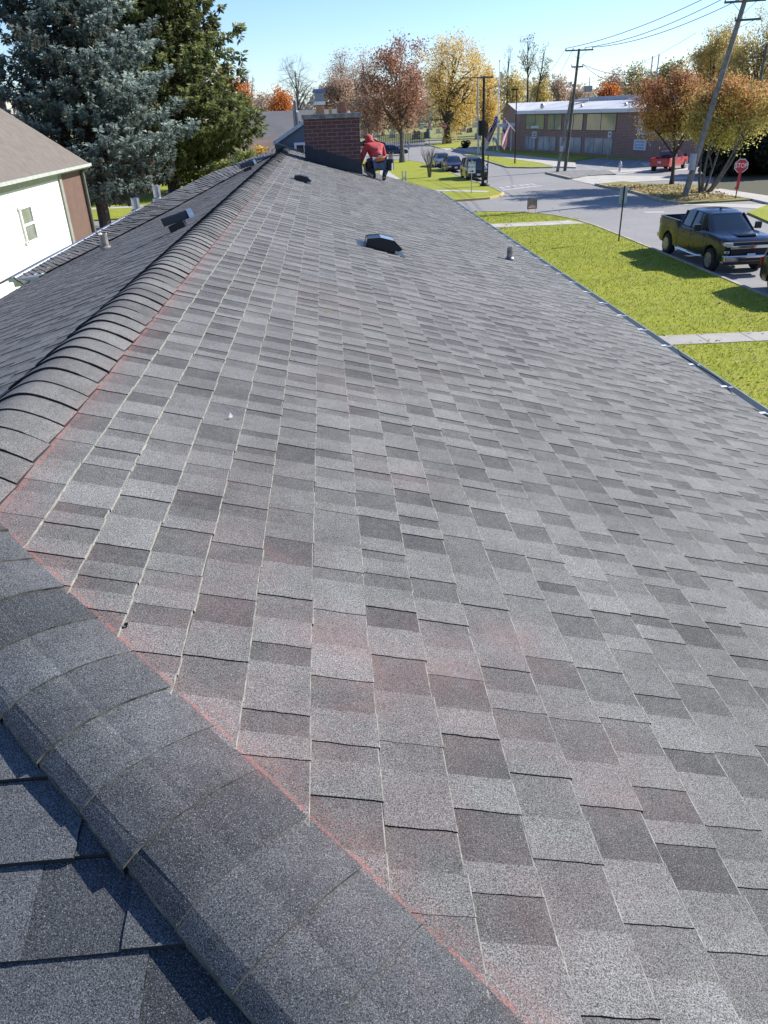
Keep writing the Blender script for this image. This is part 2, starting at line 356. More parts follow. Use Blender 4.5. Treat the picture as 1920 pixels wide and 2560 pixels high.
# left side behind the house: tan lane, walk
slab('walkway',[(-60,60.9),(3,61.9),(3,63.2),(-60,62.2)],CONC,.112)
slab('driveway',[(-40,40),(-8,42),(-8,50.6),(-40,48.5)],CONC,.108)
# grass blades and fallen leaves on the lawns
rg=np.random.default_rng(5)
def blades(n,xy,hh,ww,name,mat,kind,z0=.1,flat=False):
    P=np.stack([xy[:,0],xy[:,1],np.full(n,z0)],1); an=rg.uniform(0,2*PI,n); h=hh*rg.uniform(.5,1.2,n); wd=ww*rg.uniform(.6,1.3,n)
    d=np.stack([np.cos(an),np.sin(an),np.zeros(n)],1)
    if flat:
        e=np.stack([-np.sin(an),np.cos(an),rg.uniform(-.5,.9,n)],1)*h[:,None]
        V=np.stack([P-d*wd[:,None],P+d*wd[:,None],P+d*wd[:,None]*.7+e,P-d*wd[:,None]*.7+e],1); V[:,:,2]+=.012
    else:
        lean=rg.normal(0,.5,(n,2))*h[:,None]; tip=P.copy(); tip[:,:2]+=lean; tip[:,2]+=h
        V=np.stack([P-d*wd[:,None],P+d*wd[:,None],tip+d*wd[:,None]*.4,tip-d*wd[:,None]*.4],1)
    return npquads(name,V,mat,rg.random(n),None)
def npquads(name,V,mat,tints,parent,world=True):
    n=len(V); me=bpy.data.meshes.new(name); me.vertices.add(4*n); me.vertices.foreach_set('co',V.reshape(-1).astype(np.float32))
    me.loops.add(4*n); me.loops.foreach_set('vertex_index',np.arange(4*n,dtype=np.int32))
    me.polygons.add(n); me.polygons.foreach_set('loop_start',np.arange(0,4*n,4,dtype=np.int32))
    try: me.polygons.foreach_set('loop_total',np.full(n,4,dtype=np.int32))
    except Exception: pass
    a=me.attributes.new('tint','FLOAT','FACE'); a.data.foreach_set('value',np.clip(tints,0,1).astype(np.float32))
    me.materials.append(mat); me.update(); me.validate()
    o=bpy.data.objects.new(name,me); col.objects.link(o)
    if parent: adopt(o,parent,world)
    return o
n=70000; xy=np.stack([rg.uniform(3.4,14.3,n),9+41*rg.random(n)**1.15],1)
_yc=(wk[0][1]+wk[3][1])/2+(xy[:,0]-9)*(wk[1][1]-wk[0][1])/(wk[1][0]-wk[0][0]); keep=~((np.abs(xy[:,1]-_yc)<abs(wk[0][1]-wk[3][1])*.5)|((xy[:,1]>42.4)&(xy[:,1]<44.2))|(xy[:,1]>48.6-(np.maximum(xy[:,0]-11,0))**2*.35)); xy=xy[keep]
GB=leafmat('grass_blades',[(.13,.17,.015),(.26,.31,.025),(.34,.37,.04),(.42,.40,.11)],.4)
tag(blades(len(xy),xy,.055,.012,'grass',GB,'stuff'),kind='stuff')
n=1100; xy=np.stack([rg.uniform(4,14.2,n),rg.uniform(9,50,n)],1)
LM=leafmat('dry_leaf',[(.10,.05,.02),(.22,.12,.05),(.36,.24,.10),(.50,.42,.28)],.1)
tag(blades(n,xy,.055,.036,'fallen_leaves',LM,'stuff',.135,True),kind='stuff')
cI=Gp((1490,466),(1700,466),(1860,498),(1700,508)); n=1500
uu=rg.random((n,2)); q=[np.array(c) for c in cI]
xy=(q[0]*(1-uu[:,:1])+q[1]*uu[:,:1])*(1-uu[:,1:])+(q[3]*(1-uu[:,:1])+q[2]*uu[:,:1])*uu[:,1:]
tag(blades(n,xy,.10,.07,'fallen_leaves',leafmat('pear_leaf_litter',[(.16,.08,.03),(.34,.2,.05),(.5,.34,.12),(.6,.5,.3)],.1),'stuff',.12,True),kind='stuff')
# ================================================================== THE HOUSE WE STAND ON
hloc=(RX,10,0)
house=thing('house','low house under a charcoal shingle hip roof with red chalk marks along its ridge cap','house',hloc)
# ---- walls
BRK=None
def brickmat(name,c1,c2,mort,sx=.215,sy=.075,swap='XZ',ms=.012):
    m,nt,b=newmat(name); o=coords(nt); s=nt.nodes.new('ShaderNodeSeparateXYZ'); nt.links.new(o,s.inputs[0])
    cb_=nt.nodes.new('ShaderNodeCombineXYZ')
    u=s.outputs[0] if swap=='XZ' else mth(nt,'ADD',s.outputs[0],s.outputs[1])
    nt.links.new(u,cb_.inputs[0]); nt.links.new(s.outputs[2],cb_.inputs[1])
    k=nt.nodes.new('ShaderNodeTexBrick'); nt.links.new(cb_.outputs[0],k.inputs['Vector'])
    k.inputs['Scale'].default_value=1; k.inputs['Brick Width'].default_value=sx; k.inputs['Row Height'].default_value=sy; k.inputs['Mortar Size'].default_value=ms
    k.inputs['Color1'].default_value=(*c1,1); k.inputs['Color2'].default_value=(*c2,1); k.inputs['Mortar'].default_value=(*mort,1); k.inputs['Mortar Smooth'].default_value=.2
    c=mix(nt,rng_(nt,noise(nt,o,5,4,.6),.35,.65,0,.4),k.outputs[0],tuple(x*.6 for x in c1))
    nt.links.new(c,b.inputs['Base Color']); b.inputs['Roughness'].default_value=.9
    bn=nt.nodes.new('ShaderNodeBump'); bn.inputs['Strength'].default_value=.6; bn.inputs['Distance'].default_value=.01; bn.invert=True
    nt.links.new(k.outputs['Fac'],bn.inputs['Height']); nt.links.new(bn.outputs[0],b.inputs['Normal'])
    return m
HB=brickmat('house_brick',(.20,.085,.055),(.14,.06,.045),(.3,.28,.25),swap='XY')
ez=RZ-(EAVE_X-RX)*SL; lz=RZ-(RX-LX)*LT
g=MB(); g.prism([(-3.6,-1.7),(2.75,-1.7),(2.75,22.6),(-3.6,22.6)],-.1,ez-.05); g.build('wall',HB,house)
g=MB(); g.box((2.97,10.3,ez-.14),(.44,25.6,.02)); g.box((3.17,10.3,ez-.09),(.022,25.6,.13)); g.build('soffit',WHT,house)
# ---- shingle courses: every course is a strip of laminated tabs with a real butt edge and real side steps
def shingles(O,U,D,N,nc,expo,ulim,seed,wmin=.055,wmax=.165,jag_d=5.0,tone=0.0,pale=False,thick=1.0):
    """O origin (top line), U along the courses, D down the slope, N normal; ulim(s) -> (u0,u1)"""
    rn=random.Random(seed); g=MB(); O,U,D,N=[np.array(q,float) for q in (O,U,D,N)]
    P=lambda u,s,h: tuple(O+U*u+D*s+N*h)
    H0,HB_,HT=.0012,.0060,.0031; BV=.0022; HB_*=thick; HT*=thick
    for i in range(nc):
        s0,s1=i*expo,(i+1)*expo
        a,b=ulim((s0+s1)/2)
        if b-a<.05: continue
        a0,b0=ulim(s0); a1,b1=ulim(s1)
        # continuous under layer of the course
        u=a-rn.random()*.3; segs=[]; tab=rn.random()<.5
        base=.45+rn.uniform(-.05,.05)+tone; shing=1.0; nxt=u+rn.uniform(.4,1.0)
        while u<b:
            w=rn.uniform(wmin,wmax)*(1.0 if tab else .85)
            t=base+(rn.uniform(.04,.24) if tab else rn.uniform(-.36,-.02))
            segs.append((max(u,a),min(u+w,b),tab,t)); u+=w
            if u>nxt:                                       # joint between two whole shingles
                nxt=u+1.0; base=.45+rn.uniform(-.08,.08)+tone
                if rn.random()<.2: continue
            tab=not tab
        for k,(u0,u1,tb,t) in enumerate(segs):
            if u1-u0<.004: continue
            hT=HT*rn.choice([.35,.6,.8,1.0]) if tb else 0
            dj=rn.uniform(-.003,.003)
            if k==0: w0,w1=a0,a1
            else: w0=w1=u0
            if k==len(segs)-1: x0,x1=b0,b1
            else: x0=x1=u1
            near=np.linalg.norm((O+U*((u0+u1)/2)+D*s0)-EYE)<jag_d
            sB=s1+dj
            if tb and near:
                nn=7; L=[];Rr=[]
                for j in range(nn+1):
                    q=j/nn; jj=0 if j in(0,) else .0013
                    L.append((w0+(w1-w0)*q+rn.uniform(-jj,jj),s0+(sB-s0)*q)); Rr.append((x0+(x1-x0)*q+rn.uniform(-jj,jj),s0+(sB-s0)*q))
                hh=lambda s:H0+hT+HB_*(s-s0)/expo
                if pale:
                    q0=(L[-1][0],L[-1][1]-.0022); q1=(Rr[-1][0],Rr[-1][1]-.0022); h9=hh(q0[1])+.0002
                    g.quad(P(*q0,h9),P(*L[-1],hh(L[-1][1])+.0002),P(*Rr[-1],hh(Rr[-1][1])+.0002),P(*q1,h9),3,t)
                for j in range(nn):
                    g.quad(P(*L[j],hh(L[j][1])),P(*L[j+1],hh(L[j+1][1])),P(*Rr[j+1],hh(Rr[j+1][1])),P(*Rr[j],hh(Rr[j][1])),0,t)
                    g.quad(P(*L[j],-.001),P(*L[j+1],-.001),P(*L[j+1],hh(L[j+1][1])),P(*L[j],hh(L[j][1])),2,t)
                    g.quad(P(*Rr[j+1],-.001),P(*Rr[j],-.001),P(*Rr[j],hh(Rr[j][1])),P(*Rr[j+1],hh(Rr[j+1][1])),2,t)
                h1=H0+hT+HB_
                g.quad(P(L[-1][0],L[-1][1]+BV,-.003),P(Rr[-1][0],Rr[-1][1]+BV,-.003),P(*Rr[-1],h1),P(*L[-1],h1),1,t)
            else:
                h0=H0+hT; h1=H0+hT+HB_
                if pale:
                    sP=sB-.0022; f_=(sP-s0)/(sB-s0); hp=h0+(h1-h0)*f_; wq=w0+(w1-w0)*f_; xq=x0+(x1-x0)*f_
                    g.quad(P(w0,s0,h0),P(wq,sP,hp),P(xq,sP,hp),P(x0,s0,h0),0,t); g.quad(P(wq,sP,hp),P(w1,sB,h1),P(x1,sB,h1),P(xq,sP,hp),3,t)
                else: g.quad(P(w0,s0,h0),P(w1,sB,h1),P(x1,sB,h1),P(x0,s0,h0),0,t)
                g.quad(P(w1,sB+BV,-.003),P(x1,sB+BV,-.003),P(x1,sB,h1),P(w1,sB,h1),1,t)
                if tb:
                    g.quad(P(w0,s0,-.001),P(w1,sB,-.001),P(w1,sB,h1),P(w0,s0,h0),2,t)
                    g.quad(P(x1,sB,-.001),P(x0,s0,-.001),P(x0,s0,h0),P(x1,sB,h1),2,t)
    return g
EX=.143
CEDGE=M('cap_cut_edge',(.15,.145,.12),.9,c2=(.02,.02,.02),ns=35)
# right slope: courses run along Y
nR=int(round((EAVE_X-RX)/math.cos(TH)/EX)); WR=(EAVE_X-RX)/math.cos(TH); eR=WR/nR
def limR(s): return (RIDGE_Y0-s*math.cos(TH),23.3)
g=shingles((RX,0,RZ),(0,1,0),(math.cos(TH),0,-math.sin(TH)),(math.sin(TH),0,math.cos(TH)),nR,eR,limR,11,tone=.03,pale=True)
PAL=M('pale_shingle_lip',(.34,.325,.28),.9,c2=(.12,.12,.115),ns=30)  # pale strip along the lower edge of each course
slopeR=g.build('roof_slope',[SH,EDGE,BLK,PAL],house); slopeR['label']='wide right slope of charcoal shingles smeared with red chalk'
# front hip slope: courses run along X
def limH(s): c=s*math.cos(TH); return (RX-c*1.03,RX+c)
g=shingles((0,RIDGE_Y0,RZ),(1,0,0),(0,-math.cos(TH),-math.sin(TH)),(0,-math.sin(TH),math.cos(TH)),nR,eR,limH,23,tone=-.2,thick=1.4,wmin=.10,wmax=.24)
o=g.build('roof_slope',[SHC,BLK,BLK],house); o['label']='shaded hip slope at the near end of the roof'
# left slope
LTH=math.atan(LT); WL=(RX-LX)/math.cos(LTH); nL=int(round(WL/EX)); eL=WL/nL
def limL(s): return (RIDGE_Y0-s*math.cos(LTH),23.0)
g=shingles((RX,0,RZ),(0,1,0),(-math.cos(LTH),0,-math.sin(LTH)),(-math.sin(LTH),0,math.cos(LTH)),nL,eL,limL,31,tone=.12)
o=g.build('roof_slope',[SH,BLK,BLK],house); o['label']='dark left slope beyond the ridge cap'
# deck under the courses
g=MB(); z=.004
g.quad((RX,RIDGE_Y0,RZ-z),(RX,23.3,RZ-z),(EAVE_X,23.3,ez-z),(EAVE_X,RIDGE_Y0-(EAVE_X-RX),ez-z))
g.quad((RX,RIDGE_Y0,RZ-z),(RX,23.3,RZ-z),(LX,23.3,lz-z),(LX,RIDGE_Y0-(RX-LX),lz-z))
g.add([(RX,RIDGE_Y0,RZ-z),(EAVE_X,RIDGE_Y0-(EAVE_X-RX),ez-z),(RX-(EAVE_X-RX)*1.03,RIDGE_Y0-(EAVE_X-RX),ez-z)],[(0,1,2)])
g.add([(RX,23.28,RZ-.01),(EAVE_X,23.28,ez-.01),(LX,23.28,lz-.01)],[(0,1,2)])
g.build('roof_deck',M('roof_felt',(.03,.03,.032),.95),house)
# ---- ridge cap and hip cap: overlapping pieces bent over a raised vent strip
def caps(name,A,dirv,cross,up,L,expo,prof,seed,drop,mats,n0=0,label=None,butt_h=.007,tone=.46):
    rn=random.Random(seed); g=MB(); A,dv,cr,upv=[np.array(q,float) for q in (A,dirv,cross,up)]
    k=int(L/expo)
    for i in range(k):
        s0=i*expo; s1=s0+expo*1.0; t=tone+rn.choice([-.2,-.1,-.04,0,.08,.2])+rn.uniform(-.04,.04)
        j1,j2=rn.uniform(-.004,.004),rn.uniform(-.004,.004); lift=rn.uniform(-.001,.0035)
        F=[];B=[]
        for (c,h) in prof:
            F.append(A+dv*s0+cr*(c+(j1 if abs(c)>.1 else 0))+upv*(h+butt_h+lift))
            B.append(A+dv*s1+cr*(c+(j2 if abs(c)>.1 else 0))+upv*h)
        m=len(prof)
        for q in range(m-1):
            g.quad(F[q],F[q+1],B[q+1],B[q],0,t)
            g.quad(F[q]-upv*(butt_h+.003),F[q+1]-upv*(butt_h+.003),F[q+1],F[q],1,t)
        for q in (0,m-1):
            g.quad(F[q],B[q],B[q]-upv*.03,F[q]-upv*.032,1,t)
    o=g.build(name,mats,house,smooth=False)
    if label: o['label']=label
    return o
def prof_of(w,tr,tl,top,edge=0.0,n=7,lw=1.0):
    """bent cap profile: straight wings and a rounded crown; heights measured from the ridge line"""
    P=[]
    P=[w*(1-j/12) for j in range(25)]
    out=[]
    for c in sorted(set(P),reverse=True):
        k=tr if c>0 else tl; u=abs(c)/w; r=.042
        base=-(math.sqrt(c*c+r*r)-r)*k-k*(w+r-math.sqrt(w*w+r*r))*u*u
        out.append((c*(lw if c<0 else 1),base+top*(1-u*u)+.0065+(edge if c<0 else 0)*min(1,u*1.3)))
    return out
pr=prof_of(.165,SL,LT,.019,.004)
caps('ridge_cap',(RX,RIDGE_Y0-.06,RZ),(0,1,0),(1,0,0),(0,0,1),21.1,EX,pr,3,0,[SH,BLK],label='ridge cap of bent shingle pieces along the crest',butt_h=.0055)
# right front hip, runs (1,-1) in plan and falls by SL per metre of x
hd=np.array([1,-1,-SL]); hd=hd/np.linalg.norm(hd); hc=np.array([1,1,0])/math.sqrt(2); hu=np.cross(hc,-hd); hu=hu if hu[2]>0 else -hu
ph=prof_of(.156,SL*.7071,SL*.7071*1.25,.013,.034,lw=.82)
hipend=np.array([RX,RIDGE_Y0,RZ])+hd*6.2-hc*.004
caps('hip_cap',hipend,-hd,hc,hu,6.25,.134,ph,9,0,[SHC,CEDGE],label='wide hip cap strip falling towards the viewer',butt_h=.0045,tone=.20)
hd2=np.array([-1.03,-1,-SL]); L2=np.linalg.norm(hd2); hd2=hd2/L2; hc2=np.array([1,-1,0])/math.sqrt(2); hu2=np.array([0,0,1.])
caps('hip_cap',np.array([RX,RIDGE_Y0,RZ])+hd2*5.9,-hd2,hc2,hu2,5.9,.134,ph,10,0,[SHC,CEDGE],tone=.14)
# ---- wing of the roof on the left: a flatter plane that meets the main slope in a valley
ln=np.array([-math.sin(LTH),0,math.cos(LTH)]); lp=np.array([RX,0,RZ])
Lf=lambda px,py: onpl(px,py,ln,lp)
V1=Lf(60,715); V2=Lf(686,387); Vm=Lf(438,522); 
O1=EYE+ray(35,700)*(np.linalg.norm(V1-EYE)*1.015); O2=np.array([RX-.25,22.9,RZ-.03])
def bet(px,py,f): 
    d=np.linalg.norm(V1-EYE)*(1-f)+np.linalg.norm(O2-EYE)*f; return EYE+ray(px,py)*d
Oa=bet(359,521,.36); Ob=bet(525,437,.64); Oc=bet(600,400,.82)
N1=np.array([0,0,.028])
g=MB(); rn=random.Random(4)
Vs=[V1,V1+(Vm-V1)*.5,Vm,V1*0+Lf(560,455),V2]; Os=[O1,O1+(Oa-O1)*.5,Oa,Ob,O2]
def lerp(A,t):
    t=min(max(t,0),.99999)*(len(A)-1); i=int(t); return A[i]+(A[i+1]-A[i])*(t-i)
nk=84
for i in range(nk):
    t0,t1=i/nk,(i+1)/nk; tt=.42+rn.uniform(-.12,.2); a,b,c,d=lerp(Vs,t0),lerp(Os,t0),lerp(Os,t1),lerp(Vs,t1)
    ks=4
    for k in range(ks):
        f0,f1=k/ks,(k+1)/ks; lift=np.array([0,0,rn.choice([.003,.006,.011])])
        p,q,r2,s2=a+(b-a)*f0+N1+lift,a+(b-a)*f1+N1+lift,d+(c-d)*f1+N1,d+(c-d)*f0+N1
        g.quad(p,q,r2,s2,0,tt+rn.uniform(-.12,.12)); g.quad(p-np.array([0,0,.02]),q-np.array([0,0,.02]),q,p,2,.3)
for i in range(len(Os)-1):     # far side falls away behind
    a,b=Os[i],Os[i+1]; dn=np.array([-2.5,1.2,-1.0]); g.quad(a+N1,b+N1,b+dn,a+dn,0,.3)
o=g.build('roof_wing',[SH,EDGE,BLK],house); o['label']='flatter strip of roof along the left edge'
g=MB(); g.tube([O1+(0,0,.0),Oa+(0,0,.0)],.045,6); g.build('fascia',ALU,house)
# little gutter return at the near corner of the wing
c0=EYE+ray(20,700)*np.linalg.norm(O1-EYE); c1=EYE+ray(97,690)*np.linalg.norm(O1-EYE)*.99
ax=(c1-c0)/np.linalg.norm(c1-c0)
g=MB(); zz=np.array([0,0,1.])
for a,b,h0,h1 in [(c0,c1,0,-.035),(c0+ax*.06,c1,-.035,-.1)]: g.quad(a+zz*h0,b+zz*h0,b+zz*h1,a+zz*h1)
yy=np.array([.05,.18,0]); g.quad(c0,c1,c1+yy,c0+yy); g.quad(c0+ax*.12-zz*.1,c1-zz*.1,c1-zz*.1+yy,c0+ax*.12-zz*.1+yy)
g.build('gutter_end',ALU,house)
# hip at far left corner of the ridge
# ---- gutter on the right eave with its hangers
g=MB(); y0,y1=-2.4,23.25
prof=[(EAVE_X-.01,ez-.012),(EAVE_X-.01,ez-.11),(EAVE_X+.09,ez-.12),(EAVE_X+.115,ez-.05),(EAVE_X+.115,ez-.008),(EAVE_X+.105,ez-.008),(EAVE_X+.102,ez-.045),(EAVE_X+.08,ez-.10),(EAVE_X+.008,ez-.095),(EAVE_X+.005,ez-.012)]
g.ext(prof,'y',y0,y1); gutter=g.build('gutter',M('white_gutter',(.30,.345,.36),.45,.1,var=.12),house)
g=MB(); g.box((EAVE_X-.012,(y0+y1)/2,ez+.004),(.04,y1-y0,.006)); g.build('drip_edge',M('drip_edge_metal',(.30,.33,.36),.5,.3),house)
yk=4.45
while yk<23:
    g=MB(); g.box((EAVE_X-.01,yk,ez+.016),(.05,.035,.010)); g.box((EAVE_X+.03,yk,ez+.008),(.08,.012,.004)); o=g.build('gutter_hanger',WHT,house); o.parent=gutter; o.matrix_parent_inverse=Matrix.Identity(4); yk+=.615
# slack black cable lying along the gutter
g=MB(); pts=[G(1695,875,ez+.25),G(1704,890,ez+.1)]+[(EAVE_X+.05+.05*math.sin(k*1.3)-(0.10*math.sin(PI*((k*.23)%1.0))),5.9-.19*k,ez+.012) for k in range(13)]
g.tube([tuple(p) for p in pts],.006,6); tag(g.build('cable',BLACKM),'thin black cable lying loose along the white gutter','cable')
# ---- roof vents (dark metal hoods)
def frame_on(slope,px,py):
    if slope=='R': p=Rf(px,py); D=np.array([math.cos(TH),0,-math.sin(TH)]); N=np.array([math.sin(TH),0,math.cos(TH)])
    else: p=Lf(px,py); D=np.array([-math.cos(LTH),0,-math.sin(LTH)]); N=np.array([-math.sin(LTH),0,math.cos(LTH)])
    return p,D,N
def vent(slope,px,py,sc=1.0,label=None,ln_=.34):
    p,D,N=frame_on(slope,px,py); Y=np.array([0,1.,0]); g=MB()
    pf=[(-.20,.012),(-.20,.095),(-.04,.15),(.13,.155),(.25,.085),(.19,.03),(.02,.012)]
    q=lambda s,h,y: p+(D*s+N*h+Y*y)*sc
    n=len(pf); V=[q(s,h,0) for s,h in pf]+[q(s,h,ln_) for s,h in pf]
    g.add(V,[(i,(i+1)%n,n+(i+1)%n,n+i) for i in range(n)]+[tuple(range(n)),tuple(range(n,2*n))[::-1]])
    o=g.build('roof_vent',DKM,house,bevel=.006)
    if label: o['label']=label
    f=MB(); f.box(tuple(q(.0,.008,ln_/2)),(.62*sc,.50*sc,.006),ax=[D,Y,N]); f2=f.build('flange',DKM,house); f2.parent=o; f2.matrix_parent_inverse=Matrix.Identity(4)
    s=MB(); s.box(tuple(q(.222,.055,ln_*.5)),(.008,ln_*sc*.98,.07*sc),ax=[D,Y,N]); s.box(tuple(q(.205,.03,.012)),(.05,.03,.03),ax=[D,Y,N])
    s2=s.build('louvre',GALV,house); s2.parent=o; s2.matrix_parent_inverse=Matrix.Identity(4)
    t=MB(); a=[q(-.045,.153,-.004),q(.13,.158,-.004),q(.13,.158,ln_+.004),q(-.045,.153,ln_+.004)]; t.quad(*a)
    a=[q(-.203,.012,-.004),q(-.203,.097,-.004),q(-.203,.097,ln_),q(-.203,.012,ln_)]; t.quad(*a)
    t2=t.build('hood_top',M('vent_top_sky_sheen',(.30,.38,.48),.2,.6),house); t2.parent=o; t2.matrix_parent_inverse=Matrix.Identity(4)  # blue-grey sky reflection painted into the hood's top colour
vent('R',953,628,.84,'dark metal roof vent open towards the camera in the middle of the right slope')
vent('R',753,455,.62,'small dark roof vent below the chimney')
def hood(px,py,L,r,label):
    p,D,N=frame_on('L',px,py); g=MB(); a=p+N*(r+.04)-np.array([0,0,0]); 
    axd=np.array([.88,.38,.22]); axd/=np.linalg.norm(axd)
    A=a-axd*L/2; B=a+axd*L/2
    # half round hood seen from its closed side
    e=np.cross(axd,[0,0,1.]); e/=np.linalg.norm(e); f=np.cross(e,axd)
    n=10; V=[]
    for P0 in (A,B):
        for j in range(n+1):
            an=PI*j/n; V.append(P0+e*math.cos(an)*r*1.1+f*(math.sin(an)*r*1.2-.02))
    m=n+1
    g.add(V,[(i,i+1,m+i+1,m+i) for i in range(n)]+[tuple(range(m)),tuple(range(m,2*m))[::-1],(0,m,2*m-1,n)])
    o=g.build('roof_vent',DKM,house); o['label']=label
    g=MB(); V=[]
    for P0 in (B-axd*.004,B+axd*.05):
        for j in range(n+1):
            an=PI*j/n; V.append(P0+e*math.cos(an)*r*1.16+f*(math.sin(an)*r*1.27-.02))
    g.add(V,[(i,i+1,m+i+1,m+i) for i in range(n)]+[tuple(range(m,2*m))[::-1]]); q=g.build('hood_end',ALU,house); q.parent=o; q.matrix_parent_inverse=Matrix.Identity(4)
    g=MB(); g.box(tuple(p+N*.03),(.16,.12,.07),ax=[D,np.array([0,1.,0]),N]); q=g.build('throat',DKM,house); q.parent=o; q.matrix_parent_inverse=Matrix.Identity(4)
hood(449,574,.27,.058,'dark vent hood with a pale end on the left slope, nearest the camera')
hood(622,427,.30,.065,'dark vent hood far along the left slope')
def pipe(px,py,h,r,slope='R',label=None,mat=None,pt=None,jag=True):
    p=frame_on(slope,px,py)[0] if pt is None else np.array(pt); g=MB(); n=14; V=[]; rn=random.Random(int(px)) 
    for (rr,hh) in [(r*1.5,-.04),(r*1.45,.03),(r,.05),(r,h),(r*.82,h),(r*.82,h-.1)]:
        for j in range(n):
            a=2*PI*j/n; jj=(rn.uniform(-.02,.02) if jag and hh==h else 0); V.append((p[0]+rr*math.cos(a),p[1]+rr*math.sin(a),p[2]+hh+jj))
    g.add(V,[(i*n+j,i*n+(j+1)%n,(i+1)*n+(j+1)%n,(i+1)*n+j) for i in range(5) for j in range(n)]+[tuple(range(5*n,6*n))])
    o=g.build('vent_pipe',mat or GALV,house)
    if label: o['label']=label
LEAD=M('lead_pipe',(.13,.135,.14),.35,.6,c2=(.34,.35,.36),ns=14)
pipe(1274,651,.165,.042,'R','short grey pipe standing alone near the right eave',LEAD)
pipe(264,624,.19,.055,'L','stubby weathered pipe on the left slope',M('weathered_pipe',(.42,.36,.30),.5,.4,c2=(.2,.19,.18),ns=10))
P1=EYE+ray(340,515)*np.linalg.norm(Oa-EYE)*1.03; P2=EYE+ray(393,487)*np.linalg.norm(Oa-EYE)*1.12
pipe(340,515,.24,.075,pt=P1-np.array([0,0,.1]),label='metal pipe rising behind the left edge of the roof, nearer one'); pipe(393,487,.28,.075,pt=P2-np.array([0,0,.1]),label='metal pipe rising behind the left edge of the roof, farther one')
# ---- chimney
CY=20.0
def X_(px,py,Y=CY): return at(px,py,Y)
xl=X_(761,340)[0]; xr=X_(902,380)[0]; zt=X_(830,296)[2]; 
CHB=brickmat('chimney_brick',(.135,.058,.048),(.10,.046,.04),(.21,.15,.15),.235,.083,'XY',.010)
g=MB(); g.box(((xl+xr)/2,CY+.4,(zt+3.9)/2),(xr-xl,.8,zt-3.9)); chim=g.build('chimney',CHB,house); chim['label']='wide dark brick chimney with a concrete crown'
def sub(g,name,mat,parent,**k):
    o=g.build(name,mat,parent,**k); o.matrix_parent_inverse=Matrix.Identity(4) if parent.type!='EMPTY' else o.matrix_parent_inverse; return o
cz=X_(830,284)[2]
g=MB(); xa=X_(754,297)[0]; xb=X_(903,290)[0]; g.box(((xa+xb)/2,CY+.4,(zt+cz)/2),(xb-xa,.92,cz-zt)); sub(g,'crown',M('chimney_crown_concrete',(.26,.25,.225),.9,c2=(.12,.12,.11),ns=6),chim,bevel=.01)
CLAY=M('clay_flue',(.52,.26,.12),.8,c2=(.38,.19,.09),ns=9); CLAY2=M('old_clay_flue',(.42,.17,.10),.85,c2=(.22,.1,.07),ns=8)
def flue(pa,pb,top,mat,name='flue',dep=.25):
    x0=X_(pa,284,CY+.3)[0]; x1=X_(pb,284,CY+.3)[0]; zz_=X_((pa+pb)/2,top,CY+.3)[2]; g=MB()
    g.box(((x0+x1)/2,CY+.42,(zz_+cz)/2-.01),(x1-x0,dep,zz_-cz+.02),top=(.88,.88)); o=sub(g,name,mat,chim,bevel=.008)
    h=MB(); h.box(((x0+x1)/2,CY+.42,zz_+.002),((x1-x0)*.62,dep*.62,.006)); h2=sub(h,'flue_opening',BLK,o) if False else None
    return (x0+x1)/2,zz_
fx,fz=flue(790,812,262,CLAY); flue(822,830,268,M('yellow_clay_flue',(.62,.36,.10),.8),dep=.09); flue(846,867,254.5,CLAY2); flue(869,875,277,WHT,dep=.06)
g=MB(); g.box((fx,CY+.42,fz+.035),(.27,.27,.07)); 
for sx in (-1,1):
    for sy in (-1,1): g.box((fx+.1*sx,CY+.42+.1*sy,fz+.16),(.02,.02,.2))
sub(g,'flue_cap',ALU,chim); capo=[c for c in chim.children if c.name.startswith('flue_cap')][0]
g=MB(); g.box((fx,CY+.42,fz+.16),(.225,.225,.19)); sub(g,'cap_mesh',M('steel_mesh',(.30,.31,.33),.5,.5,ns=60),chim)
g=MB(); g.box((fx-.01,CY+.42,fz+.295),(.32,.32,.07),top=(.75,.75)); sub(g,'cap_lid',M('blue_grey_steel',(.32,.36,.46),.35,.6),chim)
# membrane flashing at the foot of the chimney, stepping up the face
def roofz(x): return RZ-(x-RX)*SL
g=MB(); n=14; xs=np.linspace(xl-.02,xr+.02,n); rn=random.Random(2)
for i in range(n-1):
    x0,x1=xs[i],xs[i+1]; h0=.34-.06*i/n; hh=lambda x,i=i: roofz(x)+.31+rn.uniform(-.015,.015)
    a=hh(x0); b=a-.01; g.quad((x0,CY-.02,roofz(x0)-.02),(x1,CY-.02,roofz(x1)-.02),(x1,CY-.012,b),(x0,CY-.012,a))
    g.quad((x0,CY-.15,roofz(x0)+.016),(x1,CY-.15,roofz(x1)+.016),(x1,CY-.02,roofz(x1)+.05),(x0,CY-.02,roofz(x0)+.05))
g.quad((xr+.014,CY-.02,roofz(xr)-.02),(xr+.014,CY+.85,roofz(xr)-.02),(xr+.014,CY+.85,roofz(xr)+.16),(xr+.014,CY-.02,roofz(xr)+.3))
sub(g,'flashing',M('black_membrane',(.022,.024,.03),.75,c2=(.03,.033,.042)),chim)
